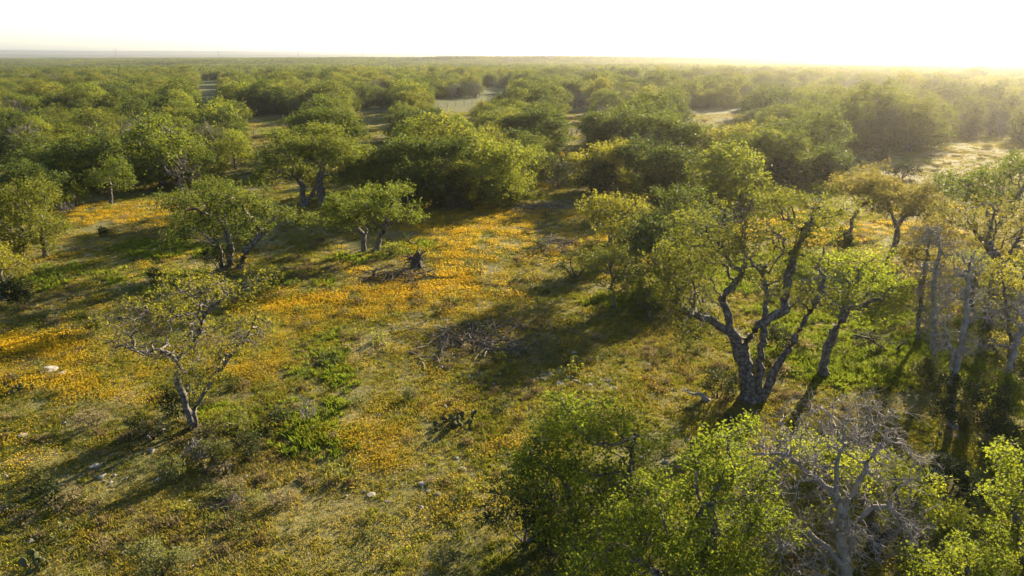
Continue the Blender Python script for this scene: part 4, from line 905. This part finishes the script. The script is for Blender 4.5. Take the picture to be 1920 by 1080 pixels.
    for (u, v, w) in [(855, 857, 16), (751, 872, 12), (796, 869, 10), (818, 863, 8), (740, 884, 8), (868, 878, 22), (880, 872, 12), (790, 907, 24), (819, 926, 20), (727, 937, 14), (845, 950, 9), (905, 890, 9)]:
        rock('pale limestone rock in the stony near meadow, %s from the left' % NTH(u, [855, 751, 796, 818, 740, 868, 880, 790, 819, 727, 845, 905]), u, v, w, 'rocks in the stony grass')
    for (u, v, w) in [(772, 1000, 7), (540, 990, 8), (647, 1066, 10), (600, 930, 9), (420, 900, 10), (335, 945, 8), (455, 905, 9), (275, 1000, 10), (585, 1010, 8), (700, 1020, 8), (745, 1045, 9), (360, 908, 9), (520, 900, 9), (120, 1050, 9), (660, 985, 7)]:
        rock('small pale rock strewn along the bottom of the meadow, %s from the left' % NTH(u, [772, 540, 647, 600, 420, 335, 455, 275, 585, 700, 745, 360, 520, 120, 660]), u, v, w, 'small rocks along the bottom')
    for (u, v, w) in [(1020, 712, 18), (1050, 720, 22), (1080, 716, 20), (1105, 722, 16), (1035, 705, 12), (1065, 708, 14), (925, 722, 14), (880, 706, 12), (950, 700, 11), (900, 670, 10), (985, 690, 9)]:
        rock('pale rock on the stony patch inside the big tree shadow, %s from the left' % NTH(u, [1020, 1050, 1080, 1105, 1035, 1065, 925, 880, 950, 900, 985]), u, v, w, 'rocks on the stony patch')
piles()

# ------------------------------------------------------------------ fences, shed, pylons
def boxm(c, s): 
    c = np.array(c); s = np.array(s) / 2; V = np.array([[x, y, z] for x in (-1, 1) for y in (-1, 1) for z in (-1, 1)]) * s + c
    return V, [(0, 1, 3, 2), (4, 6, 7, 5), (0, 4, 5, 1), (2, 3, 7, 6), (0, 2, 6, 4), (1, 5, 7, 3)]
def fences():
    wm = rough_mat('cedar_post', [(.3, (.10, .085, .07)), (.7, (.24, .21, .18))], 6, .3)
    V, F = tubes([np.arange(4)], np.array([[0, 0, -.2], [.01, 0, .5], [-.01, .01, 1.0], [0, 0, 1.45]]), np.array([.07, .065, .06, .055])); V = np.concatenate([V, [[0, 0, 1.47]]])
    k = (len(V) - 1) // 4; F = F.tolist() + [(3 * k + i, 3 * k + (i + 1) % k, len(V) - 1) for i in range(k)]
    pm = bpy.data.meshes.new('post'); pm.from_pydata(V.astype(np.float32), [], F); pm.materials.append(wm)
    for label, a, b in [('wire fence crossing the sunlit pasture strip left of the tall oak', (440, 262), (575, 244)), ('wire fence by the narrow pasture strip in the middle distance', (690, 232), (735, 222)), ('wire fence along the far sunlit pasture above the rounded oak', (805, 204), (885, 196)), ('wire fence at the mouth of the gap between the groves', (1062, 262), (1106, 240))]:
        A, B = on_ground(*a), on_ground(*b); e = empty('wire_fence', A); tag(e, label, 'fence'); n = max(3, int(np.linalg.norm(B - A) / 4.0)); P = []
        for i in range(n + 1):
            p = A + (B - A) * i / n; p[2] = float(terrain(p[0], p[1])); q = p - A; o = bpy.data.objects.new('post', pm); COL.objects.link(o); o.parent = e; o.location = q; P.append(q)
        for h in (.35, .65, .95, 1.25):
            W_ = np.array(P) + np.array([0, 0, h]); V, F = tubes([np.arange(len(W_))], W_, np.full(len(W_), .008)); mesh_obj('wire', V, F.tolist(), M['deadbark'], e)
def far_things():
    white = rough_mat('white_sheet_metal', [(.3, (.70, .70, .68)), (.7, (.80, .80, .78))], 2, 0, rough=.5)
    d = 640.0; x, y = (143 - 960) / FPX * d, d; z = float(terrain(x, y)); e = empty('farm_shed', (x, y, z)); tag(e, 'tiny white farm shed among far trees near the left skyline', 'shed')
    V, F = join([boxm((0, 0, 2.4), (5, 6, 4.8))]); mesh_obj('wall', V, F, white, e)
    V = np.array([[-2.9, -3.3, 4.75], [2.9, -3.3, 4.75], [0, -3.3, 6.6], [-2.9, 3.3, 4.75], [2.9, 3.3, 4.75], [0, 3.3, 6.6]]); mesh_obj('roof', V, [(0, 1, 2), (3, 5, 4), (0, 2, 5, 3), (1, 4, 5, 2), (0, 3, 4, 1)], white, e)
    V, F = boxm((0, -3.03, 1.4), (2.6, .08, 2.8)); mesh_obj('door', V, F, M['deadbark'], e)
    steel = rough_mat('galvanised_steel', [(.3, (.22, .22, .22)), (.7, (.32, .32, .32))], 2, 0, rough=.5)
    lab = ['leftmost power pylon on the skyline', 'second power pylon from the left on the skyline', 'third power pylon from the left on the skyline', 'fourth power pylon from the left on the skyline', 'rightmost power pylon on the skyline right of centre']
    Hh = 46.0; segs = []
    for sx in (-1, 1):
        for sy in (-1, 1): segs.append(((sx * 4, sy * 4, 0), (sx * .9, sy * .9, 30))); segs.append(((sx * .9, sy * .9, 30), (sx * .3, sy * .3, Hh)))
    for q in range(6):
        z0, z1 = q * 5.0, q * 5.0 + 5; r0, r1 = 4 - 3.1 * z0 / 30, 4 - 3.1 * z1 / 30
        for s in (-1, 1): segs.append(((-r0, s * r0, z0), (r1, s * r1, z1))); segs.append(((r0, s * r0, z0), (-r1, s * r1, z1))); segs.append(((s * r0, -r0, z0), (s * r1, r1, z1)))
    V = []; F = []; n = 0
    for a, b in segs: v, f = tubes([np.arange(2)], np.array([a, b], float), np.array([.28, .28])); V.append(v); F += (f + n).tolist(); n += len(v)
    bm = bpy.data.meshes.new('mast'); bm.from_pydata(np.concatenate(V).astype(np.float32), [], F); bm.materials.append(steel)
    v, f = tubes([np.arange(3)], np.array([[-8, 0, 0.], [0, 0, .8], [8, 0, 0]]), np.array([.2, .4, .2])); am = bpy.data.meshes.new('crossarm'); am.from_pydata(v.astype(np.float32), [], f.tolist()); am.materials.append(steel)
    for i, (u, d) in enumerate([(218, 3300), (410, 3500), (560, 3700), (680, 3900), (1105, 3000)]):
        x, y = (u - 960) / FPX * d * CP, d; e = empty('power_pylon', (x, y, float(terrain(x, y)) - .5), .5); tag(e, lab[i], 'pylon', 'power pylons on the skyline')
        for nm_, me, zz in (('mast', bm, 0), ('crossarm', am, 32), ('crossarm', am, 38), ('crossarm', am, 43)): o = bpy.data.objects.new(nm_, me); COL.objects.link(o); o.parent = e; o.location = (0, 0, zz)
fences(); far_things()

# ------------------------------------------------------------------ evening haze
def haze():
    V, F = boxm((0, 0, 0), (2, 2, 2)); lo, hi = np.array([-14500, -14500, -40.]), np.array([14500, 14500, 110.])
    V = lo + (V + 1) / 2 * (hi - lo)
    m, nt = new_mat('evening_haze'); v = nt.nodes.new('ShaderNodeVolumePrincipled'); v.inputs['Color'].default_value = (1.0, .95, .90, 1)
    v.inputs['Density'].default_value = 0.00018; v.inputs['Anisotropy'].default_value = .84
    o = nt.nodes.new('ShaderNodeOutputMaterial'); nt.links.new(v.outputs[0], o.inputs['Volume'])
    b = mesh_obj('haze', V, F, m); tag(b, 'thin pale evening haze over the whole landscape', 'haze', kind='stuff')
haze()
print('done', round(time.time() - T0, 1))
